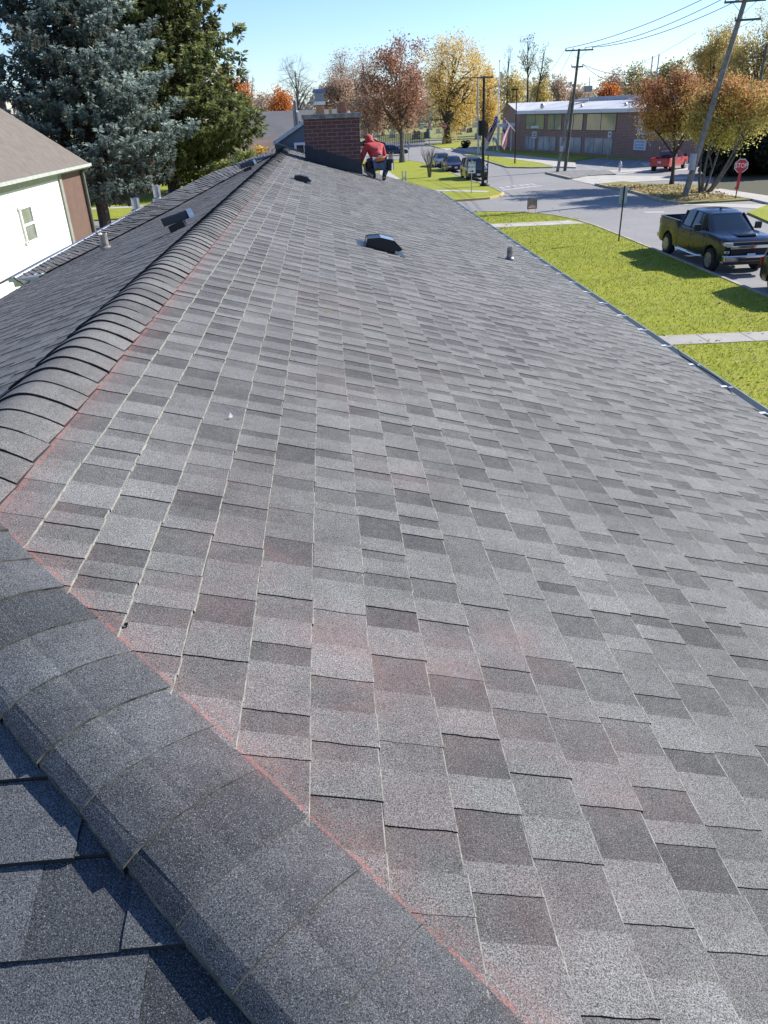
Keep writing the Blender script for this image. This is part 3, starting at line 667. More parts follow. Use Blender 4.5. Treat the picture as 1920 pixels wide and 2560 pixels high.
# ---- blue grey gable beyond the ridge end
GY=22.95
pa,pb,pc_=at(686,357,GY),at(762,307,GY),at(768,390,GY)
apx=pb+(pb-pa)*.36; rr=np.array([2.3,GY,roofz(2.3)])
SIDE=M('blue_grey_siding',(.10,.135,.18),.7,c2=(.085,.115,.155),ns=2)
g=MB(); V=[pa,apx,np.array([apx[0]+(apx[0]-pa[0]),GY,pa[2]-.2]),np.array([pa[0],GY,2.0])]
V=[tuple(v) for v in V]; V2_=[(x,y+6,z) for x,y,z in V]
g.add(V+V2_,[(0,1,2,3),(4,7,6,5),(3,2,6,7)]); wall2=g.build('gable_wall',SIDE,house)
g=MB(); up_=np.array([0,0,1.])
A0,A1=pa+np.array([-.03,-.12,.0]),apx+np.array([0,-.12,.06]); B1=np.array([apx[0]+(apx[0]-pa[0])-.1,GY-.12,pa[2]+.0])
for (p,q) in ((A0,A1),(A1,B1)):
    g.add([p,q,q+np.array([0,6.3,0]),p+np.array([0,6.3,0]),p+up_*.03,q+up_*.03,q+np.array([0,6.3,.03]),p+np.array([0,6.3,.03])],[(0,1,2,3),(7,6,5,4),(0,4,5,1),(2,6,7,3),(3,7,4,0),(1,5,6,2)])
gr=g.build('gable_roof',SH,house)
g=MB(); 
for (p,q) in ((A0,A1),(A1,B1)):
    o_=np.array([0,-.012,0]); g.add([p+o_-up_*.07,q+o_-up_*.07,q+o_+up_*.028,p+o_+up_*.028,p-up_*.07,q-up_*.07,q+up_*.028,p+up_*.028],[(0,1,2,3),(4,7,6,5),(3,2,6,7),(0,4,5,1)])
g.build('rake_fascia',M('rake_fascia_paint',(.42,.50,.55),.5),house)
g=MB()                                                       # lead coloured flashing where the slope meets the wall
a,b=at(684,355,GY-.1),at(766,387,GY-.1)
g.tube([a,b],.035,5); g.build('step_flashing',M('mossy_lead',(.16,.17,.15),.7),house)
# small white window in the gable
w0,w1=at(735,357,GY-.03),at(766,386,GY-.03)
g=MB(); cxw,czw=(w0[0]+w1[0])/2,(w0[2]+w1[2])/2; ww,wh=(w1[0]-w0[0]),(w0[2]-w1[2])
for dx,dz,sx,sz in ((-ww/2+.03,0,.06,wh),(ww/2-.03,0,.06,wh),(0,wh/2-.03,ww-.12,.06),(0,-wh/2+.03,ww-.12,.06)): g.box((cxw+dx,GY-.03,czw+dz),(sx,.06,sz))
win=g.build('window',WHT,house)
g=MB(); g.box((cxw,GY-.02,czw),(ww-.13,.02,wh-.13)); sub(g,'pane',GLASS,win)
# pipe stack behind the gable
q=at(742,315,GY+1.2); g=MB(); g.lathe((q[0],q[1],q[2]-.4),[(.085,0),(.085,.75),(.05,.8),(.05,1.02),(.03,1.05)],10); g.box((q[0]+.08,q[1],q[2]-.1),(.05,.06,.45))
o=g.build('vent_stack',M('grey_pipe_paint',(.22,.215,.23),.5,.3),house)
# ---- small loose things on the roof
g=MB(); p=Rf(578,1053); g.add([p+(-.008,-.005,.02),p+(.01,-.003,.021),p+(0,.01,.032)],[(0,1,2)]); g.add([p+(-.008,-.005,.017),p+(.01,-.003,.017),p+(0,.01,.017)],[(0,2,1)])
tag(g.build('paper_scrap',WHT),'tiny white scrap of paper lying on the shingles','scrap')
g=MB(); p=Rf(818,783); g.add([p+(-.03,-.01,.02),p+(0,-.018,.016),p+(.035,.0,.022),p+(.0,.016,.018)],[(0,1,2,3)]); tag(g.build('dry_leaf',M('ochre_leaf',(.34,.22,.06),.8)),'single ochre leaf lying on the shingle slope','leaf')
g=MB(); p=Rf(318,1572); g.lathe((p[0],p[1],p[2]+.006),[(.002,0),(.002,.005),(.005,.006),(.005,.008)],8); tag(g.build('nail',M('dark_nail',(.03,.03,.03),.4,.8)),'dark nail standing up beside the hip cap chalk line','nail')
# ladder whose rails show above the far eave
lx=at(1010,440,23.9); lad=thing('ladder','pale aluminium ladder top showing above the far edge of the roof','ladder',(lx[0],24.0,0))
for dx in (-.035,.06):
    g=MB(); g.box((lx[0]+dx+.0,24.0,3.3),(.028,.07,6.6-.0+(lx[2]-6.6)*0)); g=MB(); top=at(1010,427,24.0)[2]; g.box((lx[0]+dx,24.0,top/2),(.03,.075,top)); g.build('rail',ALU,lad)
for k in range(14): g=MB(); g.box((lx[0]+.012,24.0,.3+.3*k),(.08,.03,.03)); g.build('rung',ALU,lad)
# ================================================================== TREES
def bez(p0,p1,p2,n):
    return [p0*(1-t)**2+p1*2*t*(1-t)+p2*t*t for t in [i/n for i in range(n+1)]]
def tree(name,label,cat,base,H,r,zc,rz,bark,leaf=None,nleaf=0,lsize=.2,group=None,n=(9,6,6),seed=1,tr=.25,fork=.25,lean=(0,0),twigs=3,sx=1.0,tsd=.5,bias=None,spread=.55,trunks=1,trunkr=None,tfun=None):
    """trunk(s) forking into limbs that reach for points of an egg-shaped crown of radius r x rz round height zc"""
    rn=np.random.default_rng(seed); B=np.array(base,float); 
    if len(B)==2: B=np.array([B[0],B[1],0.])
    T=thing(name,label,cat,tuple(B),0,group); top=B+np.array([lean[0],lean[1],zc+rz*.55]); cen=B+np.array([lean[0]*.8,lean[1]*.8,zc])
    tm=MB(); lm=MB(); tips=[]
    starts=[]
    for k in range(trunks):
        off=np.array([0,0,0.]) if trunks==1 else np.array([math.cos(2.3*k+seed)*.25,math.sin(2.3*k+seed)*.25,0])
        tp=top if trunks==1 else cen+np.array([math.cos(2.3*k+seed)*r*.5,math.sin(2.3*k+seed)*r*.5,rz*.3])
        P=bez(B+off,(B+off*1.5+np.array([0,0,(tp-B)[2]*.5]) if trunks==1 else B+off*2.5+(tp-B)*np.array([.35,.35,.3]))+rn.normal(0,.06,3)*H*.25*np.array([1,1,0]),tp,9)
        R=[tr*(1-.82*(i/9)**.8)/(1 if trunks==1 else 1.5) for i in range(10)]; R[0]*=1.35
        tm.tube([tuple(B+off-np.array([0,0,.1]))]+[tuple(p) for p in P],[R[0]*1.1]+R,8); starts.append((P,R))
    for i in range(n[0]):
        P,R=starts[i%trunks]
        phi=2*PI*(i*.618+rn.random()*.12); u=rn.uniform(-.65,.9); 
        if i<2: u=.95
        cr=math.sqrt(max(0,1-u*u)); tgt=cen+np.array([math.cos(phi)*cr*r*sx,math.sin(phi)*cr*r,u*rz])*rn.uniform(.6,.85)
        f=fork+(1-fork)*max(0,(u+.3)/1.3)*.75*rn.uniform(.6,1); j=f*9; a=P[int(j)]+(P[min(int(j)+1,9)]-P[int(j)])*(j%1); rr=R[int(j)]*.62
        mid=a+(tgt-a)*.5+np.array([0,0,abs((tgt-a)[2])*.05+.12*np.linalg.norm((tgt-a)[:2])]) - np.array([*(tgt-a)[:2]*.08,0])
        Q=bez(a,mid+rn.normal(0,.06*r,3),tgt,6); lm.tube([tuple(q) for q in Q],[rr*(1-.75*k/6) for k in range(7)],6)
        for j2 in range(n[1]):
            t=rn.uniform(.3,1); k=min(int(t*6),5); b=Q[k]+(Q[k+1]-Q[k])*(t*6-k)
            d=(b-cen)/np.array([r*sx,r,rz]); d=d+rn.normal(0,spread,3); d/=np.linalg.norm(d)+1e-6; t2=cen+d*np.array([r*sx,r,rz])*rn.uniform(.72,1.02)
            dd=t2-b; L=np.linalg.norm(dd); mx=r*.75
            if L>mx: t2=b+dd/L*mx*rn.uniform(.7,1)
            r2=rr*(1-.75*t)*.6; S=bez(b,(b+t2)/2+rn.normal(0,.08,3)*mx,t2,4); lm.tube([tuple(q) for q in S],[max(r2*(1-.7*q/4),.008) for q in range(5)],5,cap=False)
            for j3 in range(n[2]):
                t=rn.uniform(.25,1); k=min(int(t*4),3); c=S[k]+(S[k+1]-S[k])*(t*4-k)
                dn=(S[-1]-S[0]); dn=dn/(np.linalg.norm(dn)+1e-6)+rn.normal(0,.55,3)+np.array([0,0,.2]); dn/=np.linalg.norm(dn); l3=r*.26*rn.uniform(.5,1.1)
                e=c+dn*l3; m3=(c+e)/2+rn.normal(0,.1,3)*l3; w3=max(r2*.3,.012)
                lm.tube([tuple(c),tuple(m3),tuple(e)],[w3,w3*.7,w3*.35],3,cap=False); tips.append(e); tips.append(m3)
                for j4 in range(twigs):
                    t=rn.uniform(.2,1); q0=c+(e-c)*t; dn2=dn+rn.normal(0,.6,3); dn2/=np.linalg.norm(dn2); q1=q0+dn2*l3*rn.uniform(.35,.7)
                    lm.tube([tuple(q0),tuple(q1)],[w3*.5,w3*.2],3,cap=False); tips.append(q1)
    tm.build('trunk',bark,T); lm.build('limbs',bark,T)
    if leaf is not None and nleaf:
        tips=np.array(tips); wgt=np.repeat(rn.random(len(tips)//14+1)**1.8+.04,14)[:len(tips)]; idx=rn.choice(len(tips),nleaf,p=wgt/wgt.sum()); 
        cl=rn.normal(0,1,len(tips)); P=tips[idx]+np.clip(rn.normal(0,tsd*.9,(nleaf,3)),-tsd*1.4,tsd*1.4)
        if bias is not None: 
            keep=bias(P-B,rn); P=P[keep]; idx=idx[keep]
        m=len(P); tn=.5+.16*cl[idx]+rn.normal(0,.13,m)
        if tfun is not None: tn=tn+tfun(P-B)
        npquads('crown',cards(P,lsize,rn),leaf,tn,T)
    return T
def cards(P,size,rn,asp=.75,dirs=None):
    m=len(P); a=rn.normal(0,1,(m,3)); a/=np.linalg.norm(a,axis=1)[:,None]
    if dirs is not None: a=dirs
    b=np.cross(a,rn.normal(0,1,(m,3))); b/=np.linalg.norm(b,axis=1)[:,None]+1e-9
    s=(size*rn.uniform(.55,1.25,m))[:,None]; a=a*s*.5; b=b*s*.5*asp
    return np.stack([P-a,P+b*.9-a*.1,P+a,P-b*.9+a*.1],1)
def spruce(label,base,H,r,z0,leaf,seed,pw=1.6,dens=1.0,droop=.32,tr=.3,npt=26,group=None,lsz=.34,lean=(0,0)):
    rn=np.random.default_rng(seed); B=np.array([base[0],base[1],0.]); T=thing('spruce_tree',label,'tree',tuple(B),0,group)
    g=MB(); g.tube([tuple(B+(0,0,-.1)),tuple(B+(.02,0,H*.3)),tuple(B+(lean[0],lean[1],H*.97))],[tr*1.15,tr*.85,.04],10); g.build('trunk',BARK,T)
    br=MB(); C=[];D=[];TT=[]
    z=z0
    while z<H-.4:
        f=(z-z0)/(H-z0); L0=r*(1-f**pw)*(.72+.28*min(1,f*7)) ; nb=max(4,int((8.5-4*f)*dens)); ph=rn.uniform(0,6.28)
        for k in range(nb):
            an=ph+2*PI*k/nb+rn.normal(0,.2); L=L0*rn.choice([.62,.8,.95,1.08])*rn.uniform(.85,1.1); zz=z+rn.normal(0,.12)
            dx=np.array([math.cos(an),math.sin(an),0]); side=np.array([-dx[1],dx[0],0])
            pts=[]; ns=max(3,int(L/(.62*lsz/.33)))
            for i in range(ns+1):
                t=i/ns; sag=-droop*L*(t-.55*t**3)+.12*L*t**3
                pts.append(B+np.array([lean[0]*f,lean[1]*f,zz])+dx*L*t+np.array([0,0,sag+L*.1*t]))
            br.tube([tuple(p) for p in pts],[max(.05*(1-.8*i/ns)*(1-f*.5),.01) for i in range(ns+1)],3,cap=False)
            tb=rn.normal(0,.16)
            for i in range(1,ns+1):
                t=i/ns
                if t<.18: continue
                wid=L*.17*(1-abs(t-.55)*.9)+.12
                for lobe in (-1,0,1):
                    if rn.random()<.18: continue
                    sc=lsz/.33; m=int(npt*(.6+.5*t)); lc=pts[i]+side*(lobe*wid*rn.uniform(.8,1.4))+dx*rn.uniform(-.25,.25)+np.array([0,0,-.12*abs(lobe)+rn.normal(0,.06)])
                    lr=(.20+.09*rn.random())*sc; hl=rn.uniform(.35,.95)*sc
                    q=rn.random(m)**.9; th=rn.uniform(0,2*PI,m); rad=lr*np.sqrt(np.maximum(.08,1-q*.9))*rn.uniform(.75,1.05,m)
                    P=lc+np.stack([np.cos(th)*rad,np.sin(th)*rad,.12*sc*np.sqrt(np.maximum(0,1-(rad/lr)**2))-q*hl],1)+dx*(.15*sc*(.5-q))[:,None]
                    dd=np.stack([np.cos(th)*.8,np.sin(th)*.8,.35-1.3*q],1)+dx*.3+rn.normal(0,.16,(m,3)); dd/=np.linalg.norm(dd,axis=1)[:,None]
                    lt=rn.normal(0,.07)
                    C.append(P); D.append(dd); TT.append(.74+tb*.7+lt+rn.normal(0,.07,m)-.55*q**.8+(-.3 if t<.4 else 0.0))  # tint paints lit tops onto lobes; lower needles and inner boughs darker
        z+=.40/dens*(1+.4*rn.random())*(1-.25*f)
    br.build('branches',BARK,T)
    C=np.concatenate(C);D=np.concatenate(D);TT=np.concatenate(TT)
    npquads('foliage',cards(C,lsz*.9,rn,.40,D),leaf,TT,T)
    return T
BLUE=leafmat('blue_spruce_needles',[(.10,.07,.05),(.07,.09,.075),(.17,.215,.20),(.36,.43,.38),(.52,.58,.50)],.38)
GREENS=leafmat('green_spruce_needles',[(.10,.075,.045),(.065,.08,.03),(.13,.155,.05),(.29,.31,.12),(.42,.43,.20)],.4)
sb=G(266,572)[:2]
spruce('huge drooping blue spruce rising behind the white house, nearest the camera',sb,23.0,5.5,2.4,BLUE,3,pw=2.2,dens=.95,tr=.33,npt=46,lsz=.33)
spruce('tall dark green spruce with a bare trunk, right of the blue spruce',G(438,486)[:2],31,8.7,2.4,GREENS,8,pw=1.15,dens=.92,tr=.5,npt=46,lsz=.50)
spruce('dark thin spruce at the upper left corner of the view behind the blue spruce',(-27,60),23,4.6,6,GREENS,12,pw=1.7,dens=.8,tr=.3,npt=20,lsz=.36)
OR1=leafmat('orange_leaves',[(0.208, 0.065, 0.026), (0.468, 0.143, 0.039), (0.65, 0.247, 0.065), (0.728, 0.39, 0.13)],.5)
RUST=leafmat('rust_leaves',[(0.156, 0.078, 0.052), (0.312, 0.156, 0.098), (0.442, 0.234, 0.143), (0.572, 0.39, 0.286)],.5)
YEL=leafmat('yellow_leaves',[(0.338, 0.234, 0.078), (0.624, 0.416, 0.117), (0.806, 0.572, 0.156), (0.85, 0.728, 0.312)],.5)
TAN=leafmat('tan_leaves',[(0.221, 0.143, 0.104), (0.39, 0.273, 0.195), (0.546, 0.403, 0.299), (0.65, 0.52, 0.39)],.5)
PEAR=leafmat('pear_leaves',[(0.221, 0.091, 0.052), (0.442, 0.195, 0.091), (0.546, 0.325, 0.117), (0.52, 0.468, 0.117), (0.702, 0.676, 0.208)],.5)
GOLDG=leafmat('gold_green_leaves',[(0.234, 0.208, 0.078), (0.468, 0.377, 0.13), (0.65, 0.494, 0.169), (0.754, 0.598, 0.26)],.5)
MIXG=leafmat('olive_leaves',[(0.13, 0.13, 0.065), (0.26, 0.247, 0.104), (0.416, 0.364, 0.156), (0.494, 0.429, 0.234)],.5)
def P_(px,py,Y): q=at(px,py,Y); return q
def T_(px0,px1,ytop,ybot,Y):
    """crown box in photo pixels at distance Y -> centre x, half width, centre z, half height"""
    a=at(px0,(ytop+ybot)/2,Y); b=at(px1,(ytop+ybot)/2,Y); t=at((px0+px1)/2,ytop,Y); u=at((px0+px1)/2,ybot,Y)
    return ((a[0]+b[0])/2,(b[0]-a[0])/2,(t[2]+u[2])/2,(t[2]-u[2])/2)
def ctree(name,label,box,Y,bark,leaf,nleaf,ls,basepx=None,**k):
    cx,rx,cz,rz=T_(*box,Y); bx=cx if basepx is None else at(basepx,330,Y)[0]
    k.setdefault('lean',(cx-bx,0))
    return tree(name,label,'tree',(bx,Y,0),cz+rz,rx,cz,rz,bark,leaf,nleaf,ls,**k)
# rust oak in front of the first cross street
b=G(1006,408); ctree('oak_tree','rust brown oak on the far lawn, right of the kneeling roofer',(900,1075,95,335),b[1],BARKG,RUST,14000,.25,basepx=1004,seed=21,n=(11,7,7),tr=.32,fork=.28,tsd=.45,twigs=3)
b=G(1117,360); ctree('maple_tree','big golden yellow tree with forked dark limbs by the street',(1040,1240,85,345),b[1],BARK,YEL,24000,.26,basepx=1118,seed=22,n=(11,7,7),tr=.75,fork=.2,tsd=.8,twigs=2)
ctree('maple_tree','narrow golden tree between the big yellow tree and the flagpole',(1175,1262,150,345),175,BARK,YEL,11000,.27,seed=23,n=(8,6,6),tr=.5,tsd=.7,twigs=2)
# tan and bare trees behind the chimney
TG='bare and tan trees behind the chimney'
ctree('bare_tree','wide leafless tree with spreading grey limbs left of the chimney',(680,805,130,330),185,BARKG,None,0,.3,seed=31,n=(12,8,7),tr=.42,fork=.3,twigs=4)
ctree('bare_tree','fine twigged bare tree above the chimney crown',(800,905,120,300),210,BARKG,TAN,5000,.32,seed=32,n=(12,8,8),tr=.4,fork=.3,twigs=4,tsd=.8)
ctree('bare_tree','dense grey brown tree between the chimney and the oak',(860,960,115,320),200,BARKG,TAN,7000,.34,seed=33,n=(12,8,7),tr=.5,fork=.3,twigs=4,tsd=.8)
ctree('tan_tree','low tan leaved tree right behind the chimney',(790,900,190,330),170,BARKG,TAN,9000,.36,seed=34,n=(9,6,6),tr=.3,tsd=.7,twigs=2)
ctree('tan_tree','tan leaved tree between the chimney and the hooded roofer',(870,975,215,335),165,BARKG,TAN,8500,.36,seed=35,n=(9,6,6),tr=.3,tsd=.7,twigs=2)
ctree('orange_tree','round orange tree above the grey roof left of the chimney',(665,735,225,290),160,BARKG,OR1,4200,.34,seed=36,n=(8,6,5),tr=.2,tsd=.6,twigs=2)
ctree('tan_tree','faded brown tree left of the round orange tree',(625,680,235,290),175,BARKG,TAN,2600,.36,seed=37,n=(8,6,5),tr=.2,tsd=.6,twigs=2)
ctree('orange_tree','bright orange tree beside the dark green spruce',(530,625,172,280),130,BARKG,OR1,6500,.34,seed=38,n=(9,6,6),tr=.25,tsd=.6,twigs=2)
ctree('evergreen_tree','green bushy tree in front of the bright orange tree',(540,632,235,300),118,BARK,GREENS,4500,.4,seed=39,n=(8,6,5),tr=.2,tsd=.5,twigs=1)
ctree('bare_tree','bare grey tree standing up behind the bright orange tree',(545,605,140,270),190,BARKG,None,0,.3,seed=40,n=(9,6,6),tr=.3,twigs=3)
ctree('bare_tree','small bare grey tree in the gap of sky right of the orange tree',(595,645,155,270),180,BARKG,None,0,.3,seed=41,n=(9,6,6),tr=.28,twigs=3)
ctree('bare_tree','slim bare tree left of the pair of tall street trees',(1238,1300,95,300),190,BARKG,None,0,.3,seed=42,n=(8,6,5),tr=.35,twigs=3,fork=.5)
ctree('tall_tree','tall open crowned tree with a bare trunk above the brick building, left one of two',(1285,1350,78,190),165,BARK,MIXG,500,.3,basepx=1316,seed=43,n=(8,6,5),tr=.34,fork=.62,twigs=3,tsd=.3)
ctree('tall_tree','tall crooked open crowned tree above the brick building, right one of two',(1325,1395,105,210),168,BARK,MIXG,400,.3,basepx=1332,seed=44,n=(7,6,5),tr=.30,fork=.62,twigs=3,tsd=.3)
# gold trees behind the building, hazy band at the horizon
GG='golden trees behind the brick building'
for i,(x0,x1,y0,y1,Y,sd,lf,lab) in enumerate([(1245,1320,180,290,190,51,GOLDG,'golden green tree just right of the flagpole top'),(1330,1375,195,270,200,52,GOLDG,'small golden tree under the crooked tall tree'),(1372,1420,190,270,230,53,TAN,'pale grey round tree right of the crooked tall tree'),
        (1420,1475,215,275,240,54,TAN,'hazy low tree behind the wooden crossarm pole'),(1505,1570,175,262,180,55,TAN,'brown hazy tree over the brick building roof'),(1555,1640,160,262,175,56,MIXG,'olive tree over the right part of the brick roof'),
        (1495,1545,218,262,150,57,OR1,'small orange tree peeping over the brick building roof'),(1640,1725,140,262,150,58,MIXG,'dark olive tree left of the leaning pole, above the red pear tree')]):
    ctree('distant_tree',lab,(x0,x1,y0,y1),Y,BARKG,lf,3200,.42,seed=sd,n=(8,6,5),tr=.25,tsd=.8,twigs=2,group=GG)
# big pale gold trees at the upper right
ctree('locust_tree','tall pale gold tree behind the leaning utility pole',(1725,1850,45,260),105,BARK,GOLDG,18000,.22,seed=61,n=(11,7,7),tr=.35,tsd=.5,twigs=3)
ctree('locust_tree','tall pale gold tree filling the upper right corner',(1800,1990,55,300),98,BARK,GOLDG,24000,.22,seed=62,n=(12,7,7),tr=.4,tsd=.5,twigs=3)
# ornamental pears on the island
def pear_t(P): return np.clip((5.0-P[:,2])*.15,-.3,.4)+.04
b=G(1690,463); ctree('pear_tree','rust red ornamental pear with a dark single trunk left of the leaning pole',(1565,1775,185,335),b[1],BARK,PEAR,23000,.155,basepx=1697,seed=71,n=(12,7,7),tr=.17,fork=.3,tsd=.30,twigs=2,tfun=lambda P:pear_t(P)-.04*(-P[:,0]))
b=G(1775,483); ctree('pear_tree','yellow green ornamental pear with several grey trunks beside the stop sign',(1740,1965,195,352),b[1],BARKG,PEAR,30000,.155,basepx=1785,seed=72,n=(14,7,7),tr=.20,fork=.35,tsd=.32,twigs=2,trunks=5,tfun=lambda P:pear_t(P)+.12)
# small bare shrub on the far lawn
b=G(1074,446); rn=random.Random(8); T=thing('bare_shrub','leafless vase shaped shrub on the far lawn beside the parked cars','shrub',(b[0],b[1],.1)); g=MB(); st=MB()
for k in range(46):
    a=rn.uniform(0,2*PI); s=rn.uniform(.2,1.1); tp=(b[0]+math.cos(a)*s,b[1]+math.sin(a)*s*.9,rn.uniform(2.1,3.0)); m_=(b[0]+math.cos(a)*s*.3,b[1]+math.sin(a)*s*.3,1.2); bb=(b[0]+math.cos(a)*.12,b[1]+math.sin(a)*.12,.05)
    (st if k<8 else g).tube([bb,m_,tp],[.03,.02,.006] if k<8 else [.018,.012,.004],3,cap=False)
    for j in range(3):
        q=np.array(m_)+(np.array(tp)-m_)*rn.uniform(.1,.8); e=q+np.array([rn.uniform(-.3,.3),rn.uniform(-.3,.3),rn.uniform(.3,.6)]); g.tube([tuple(q),tuple(e)],[.008,.003],3,cap=False)
st.build('stems',BARKG,T); g.build('twigs',M('twig_bark',(.2,.17,.14),.9),T)
# yellow shrub, hedge and small evergreens
def bush(name,label,c,rad,leaf,n,ls,seed,group=None,lumps=9,z0=0):
    rn=np.random.default_rng(seed); T=thing(name,label,'bush',(c[0],c[1],0),0,group); C=np.array([c[0],c[1],z0+rad[2]])
    Lc=C+rn.normal(0,.42,(lumps,3))*np.array(rad); Lc[:,2]=np.maximum(Lc[:,2],z0+rad[2]*.35); i=rn.integers(0,lumps,n)
    d=rn.normal(0,1,(n,3)); d/=np.linalg.norm(d,axis=1)[:,None]; P=Lc[i]+d*np.array(rad)*.55*rn.uniform(.6,1.05,(n,1)); P[:,2]=np.maximum(P[:,2],z0+.03)
    g=MB(); 
    for q in Lc: g.tube([(c[0],c[1],0),tuple(q)],[.05,.015],4)
    g.build('stems',BARK,T); npquads('foliage',cards(P,ls,rn),leaf,.5+rn.normal(0,.1,lumps)[i]+rn.normal(0,.15,n),T); return T
DARKH=leafmat('dark_evergreen',[(.008,.012,.008),(.014,.022,.012),(.022,.032,.018),(.035,.045,.028)],.05)
bx_=T_(1778,1900,322,448,68); bush('evergreen_hedge','large dark evergreen mass behind the stop sign',(bx_[0],68),(bx_[1]*1.0,2.6,(bx_[2]+bx_[3])/2),DARKH,15000,.5,5,lumps=34)
bx_=T_(1880,2010,300,450,66); bush('evergreen_hedge','dark evergreen bush at the right edge behind the stop sign',(bx_[0],66),(bx_[1],2.6,(bx_[2]+bx_[3])/2),DARKH,15000,.5,6,lumps=34)
q=at(655,352,96); bush('yellow_shrub','bright yellow shrub beyond the far left end of the roof',(q[0],96),(2.0,1.6,1.75),YEL,2600,.3,7)
q=at(628,372,92); bush('shrub','brownish shrub left of the bright yellow shrub',(q[0],92),(1.5,1.3,.9),RUST,900,.25,8)
q=at(520,330,105); bush('evergreen_bush','low green bush between the two spruces',(-8.2,84),(2.2,2,1.3),GREENS,2500,.26,9)
bl=G(1165,372); bush('small_bush','small dark clipped bush beside the lawn walk of the brick building',(bl[0],bl[1]),(.9,.9,.7),DARKH,700,.25,10)
# far wood on the horizon
rn=np.random.default_rng(77); n=42000; X=rn.uniform(-260,330,n); lump=np.sin(X*.11)+.6*np.sin(X*.31+1)+.4*np.sin(X*.77+2); Hh=11.5+2.4*lump+rn.normal(0,.6,n)
P=np.stack([X,300+rn.uniform(-14,14,n)+X*.04,np.abs(rn.uniform(0,1,n))**.6*Hh],1)
FAR=leafmat('hazed_wood_foliage',[(.30,.29,.27),(.38,.35,.31),(.44,.38,.29),(.38,.37,.29)],.3)  # leaf colours paled to put distance haze into them
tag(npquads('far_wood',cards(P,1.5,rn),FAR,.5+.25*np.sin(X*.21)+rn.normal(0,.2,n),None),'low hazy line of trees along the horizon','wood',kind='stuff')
# park trunks and headstones
for i,(px,py,Y,h) in enumerate([(935,340,150,6),(955,342,152,7),(1048,335,175,5)]): pass
# ================================================================== LIBRARY-LIKE BRICK BUILDING
LB=brickmat('rowhouse_red_brick',(.33,.175,.13),(.27,.14,.11),(.37,.31,.26),.5,.16,'XY',.02)
C0=np.array([28.1,117.5]); C1=np.array([35.7,92.2]); fd=(C1-C0)/np.linalg.norm(C1-C0); C2=C0+fd*36; nrm=np.array([-fd[1],fd[0]]);  nrm=nrm if nrm[0]>0 else -nrm
B0=np.array([30.2,139.0]); HT_=5.15
lib=thing('brick_building','long two storey red brick building with a pale flat roof across the street','building',(C0[0],C0[1],0))
def F3(s,o,z): p=C0+fd*s+nrm*o; return (p[0],p[1],z)
g=MB(); D_=20.
g.prism([tuple(C0),tuple(C2),tuple(C2+nrm*D_),tuple(C0+nrm*D_)][::-1],-.1,HT_)
pk=(C0+B0)/2; gz=6.2
g.add([(C0[0],C0[1],-.1),(B0[0],B0[1],-.1),(B0[0],B0[1],4.9),(pk[0],pk[1],gz),(C0[0],C0[1],HT_)],[(0,1,2,3,4)])
g.add([(B0[0],B0[1],-.1),(B0[0]+14,B0[1]-2,-.1),(B0[0]+14,B0[1]-2,4.9),(B0[0],B0[1],4.9)],[(0,1,2,3)])
g.build('wall',LB,lib)
ROOFW=M('pale_roof_membrane',(.66,.65,.63),.6,c2=(.5,.5,.5),ns=.3)
g=MB()
ov=np.array([-.5]); 
a=[F3(-.6,-.5,HT_),F3(36.5,-.5,HT_),F3(36.5,6.5,6.05),F3(-.6,6.5,6.05)]; g.add(a+[(x,y,z-.3) for x,y,z in a],[(0,1,2,3),(0,4,5,1),(1,5,6,2),(3,2,6,7),(0,3,7,4)])
a=[F3(36.5,6.5,6.05),F3(36.5,20,6.05),F3(-.6,20,6.05),F3(-.6,6.5,6.05)]; g.add([(x,y,z-.02) for x,y,z in a],[(0,1,2,3)])
a=[(C0[0]-.5,C0[1]+.3,HT_),(pk[0]-.6,pk[1],gz+.02),(pk[0]+16,pk[1]-4,gz+.02),(C0[0]+8,C0[1]+3,6.04)]; g.add(a,[(0,1,2,3)])
a=[(pk[0]-.6,pk[1],gz+.02),(B0[0]-.6,B0[1]+.5,4.85),(B0[0]+16,B0[1]-4,4.85),(pk[0]+16,pk[1]-4,gz+.02)]; g.add(a,[(0,1,2,3)])
roof=g.build('roof',ROOFW,lib)
g=MB(); a=[F3(3,7.5,6.04),F3(36,7.5,6.04),F3(36,7.5,6.75),F3(3,7.5,6.55)]; b2=[F3(3,10.5,6.04),F3(36,10.5,6.04),F3(36,10.5,6.75),F3(3,10.5,6.55)]
g.add(a+b2,[(0,1,2,3),(3,2,6,7),(0,3,7,4),(1,5,6,2)]); o=g.build('monitor_roof',M('monitor_grey',(.46,.46,.47),.6),lib)
FAS=M('white_fascia',(.78,.78,.76),.5)
g=MB(); 
for (s0,s1) in ((-.6,36.5),): g.add([F3(s0,-.53,HT_-.34),F3(s1,-.53,HT_-.34),F3(s1,-.53,HT_+.06),F3(s0,-.53,HT_+.06),F3(s0,-.2,HT_-.36),F3(s1,-.2,HT_-.36)],[(0,1,2,3),(0,4,5,1)])
g.build('fascia',FAS,lib)
for s,o_,r_,h_ in [(3.2,1.5,.32,.75),(12.5,1.6,.2,.5),(21.5,1.6,.2,.5),(24.5,1.5,.38,.8)]:
    x,y,z=F3(s,o_,HT_+.12); g=MB(); g.lathe((x,y,z),[(r_*.8,-.1),(r_*.8,h_*.4),(r_,h_*.45),(r_,h_*.75),(r_*.5,h_)],10); g.build('roof_ventilator',GALV,lib,smooth=False)
for s in (6.5,18.5,27):
    x,y,z=F3(s,5.4,6.2); g=MB(); g.box((x,y,z),(1.2,1.8,.35),rz=math.atan2(fd[1],fd[0])); g.build('roof_hatch',GALV,lib,bevel=.08)
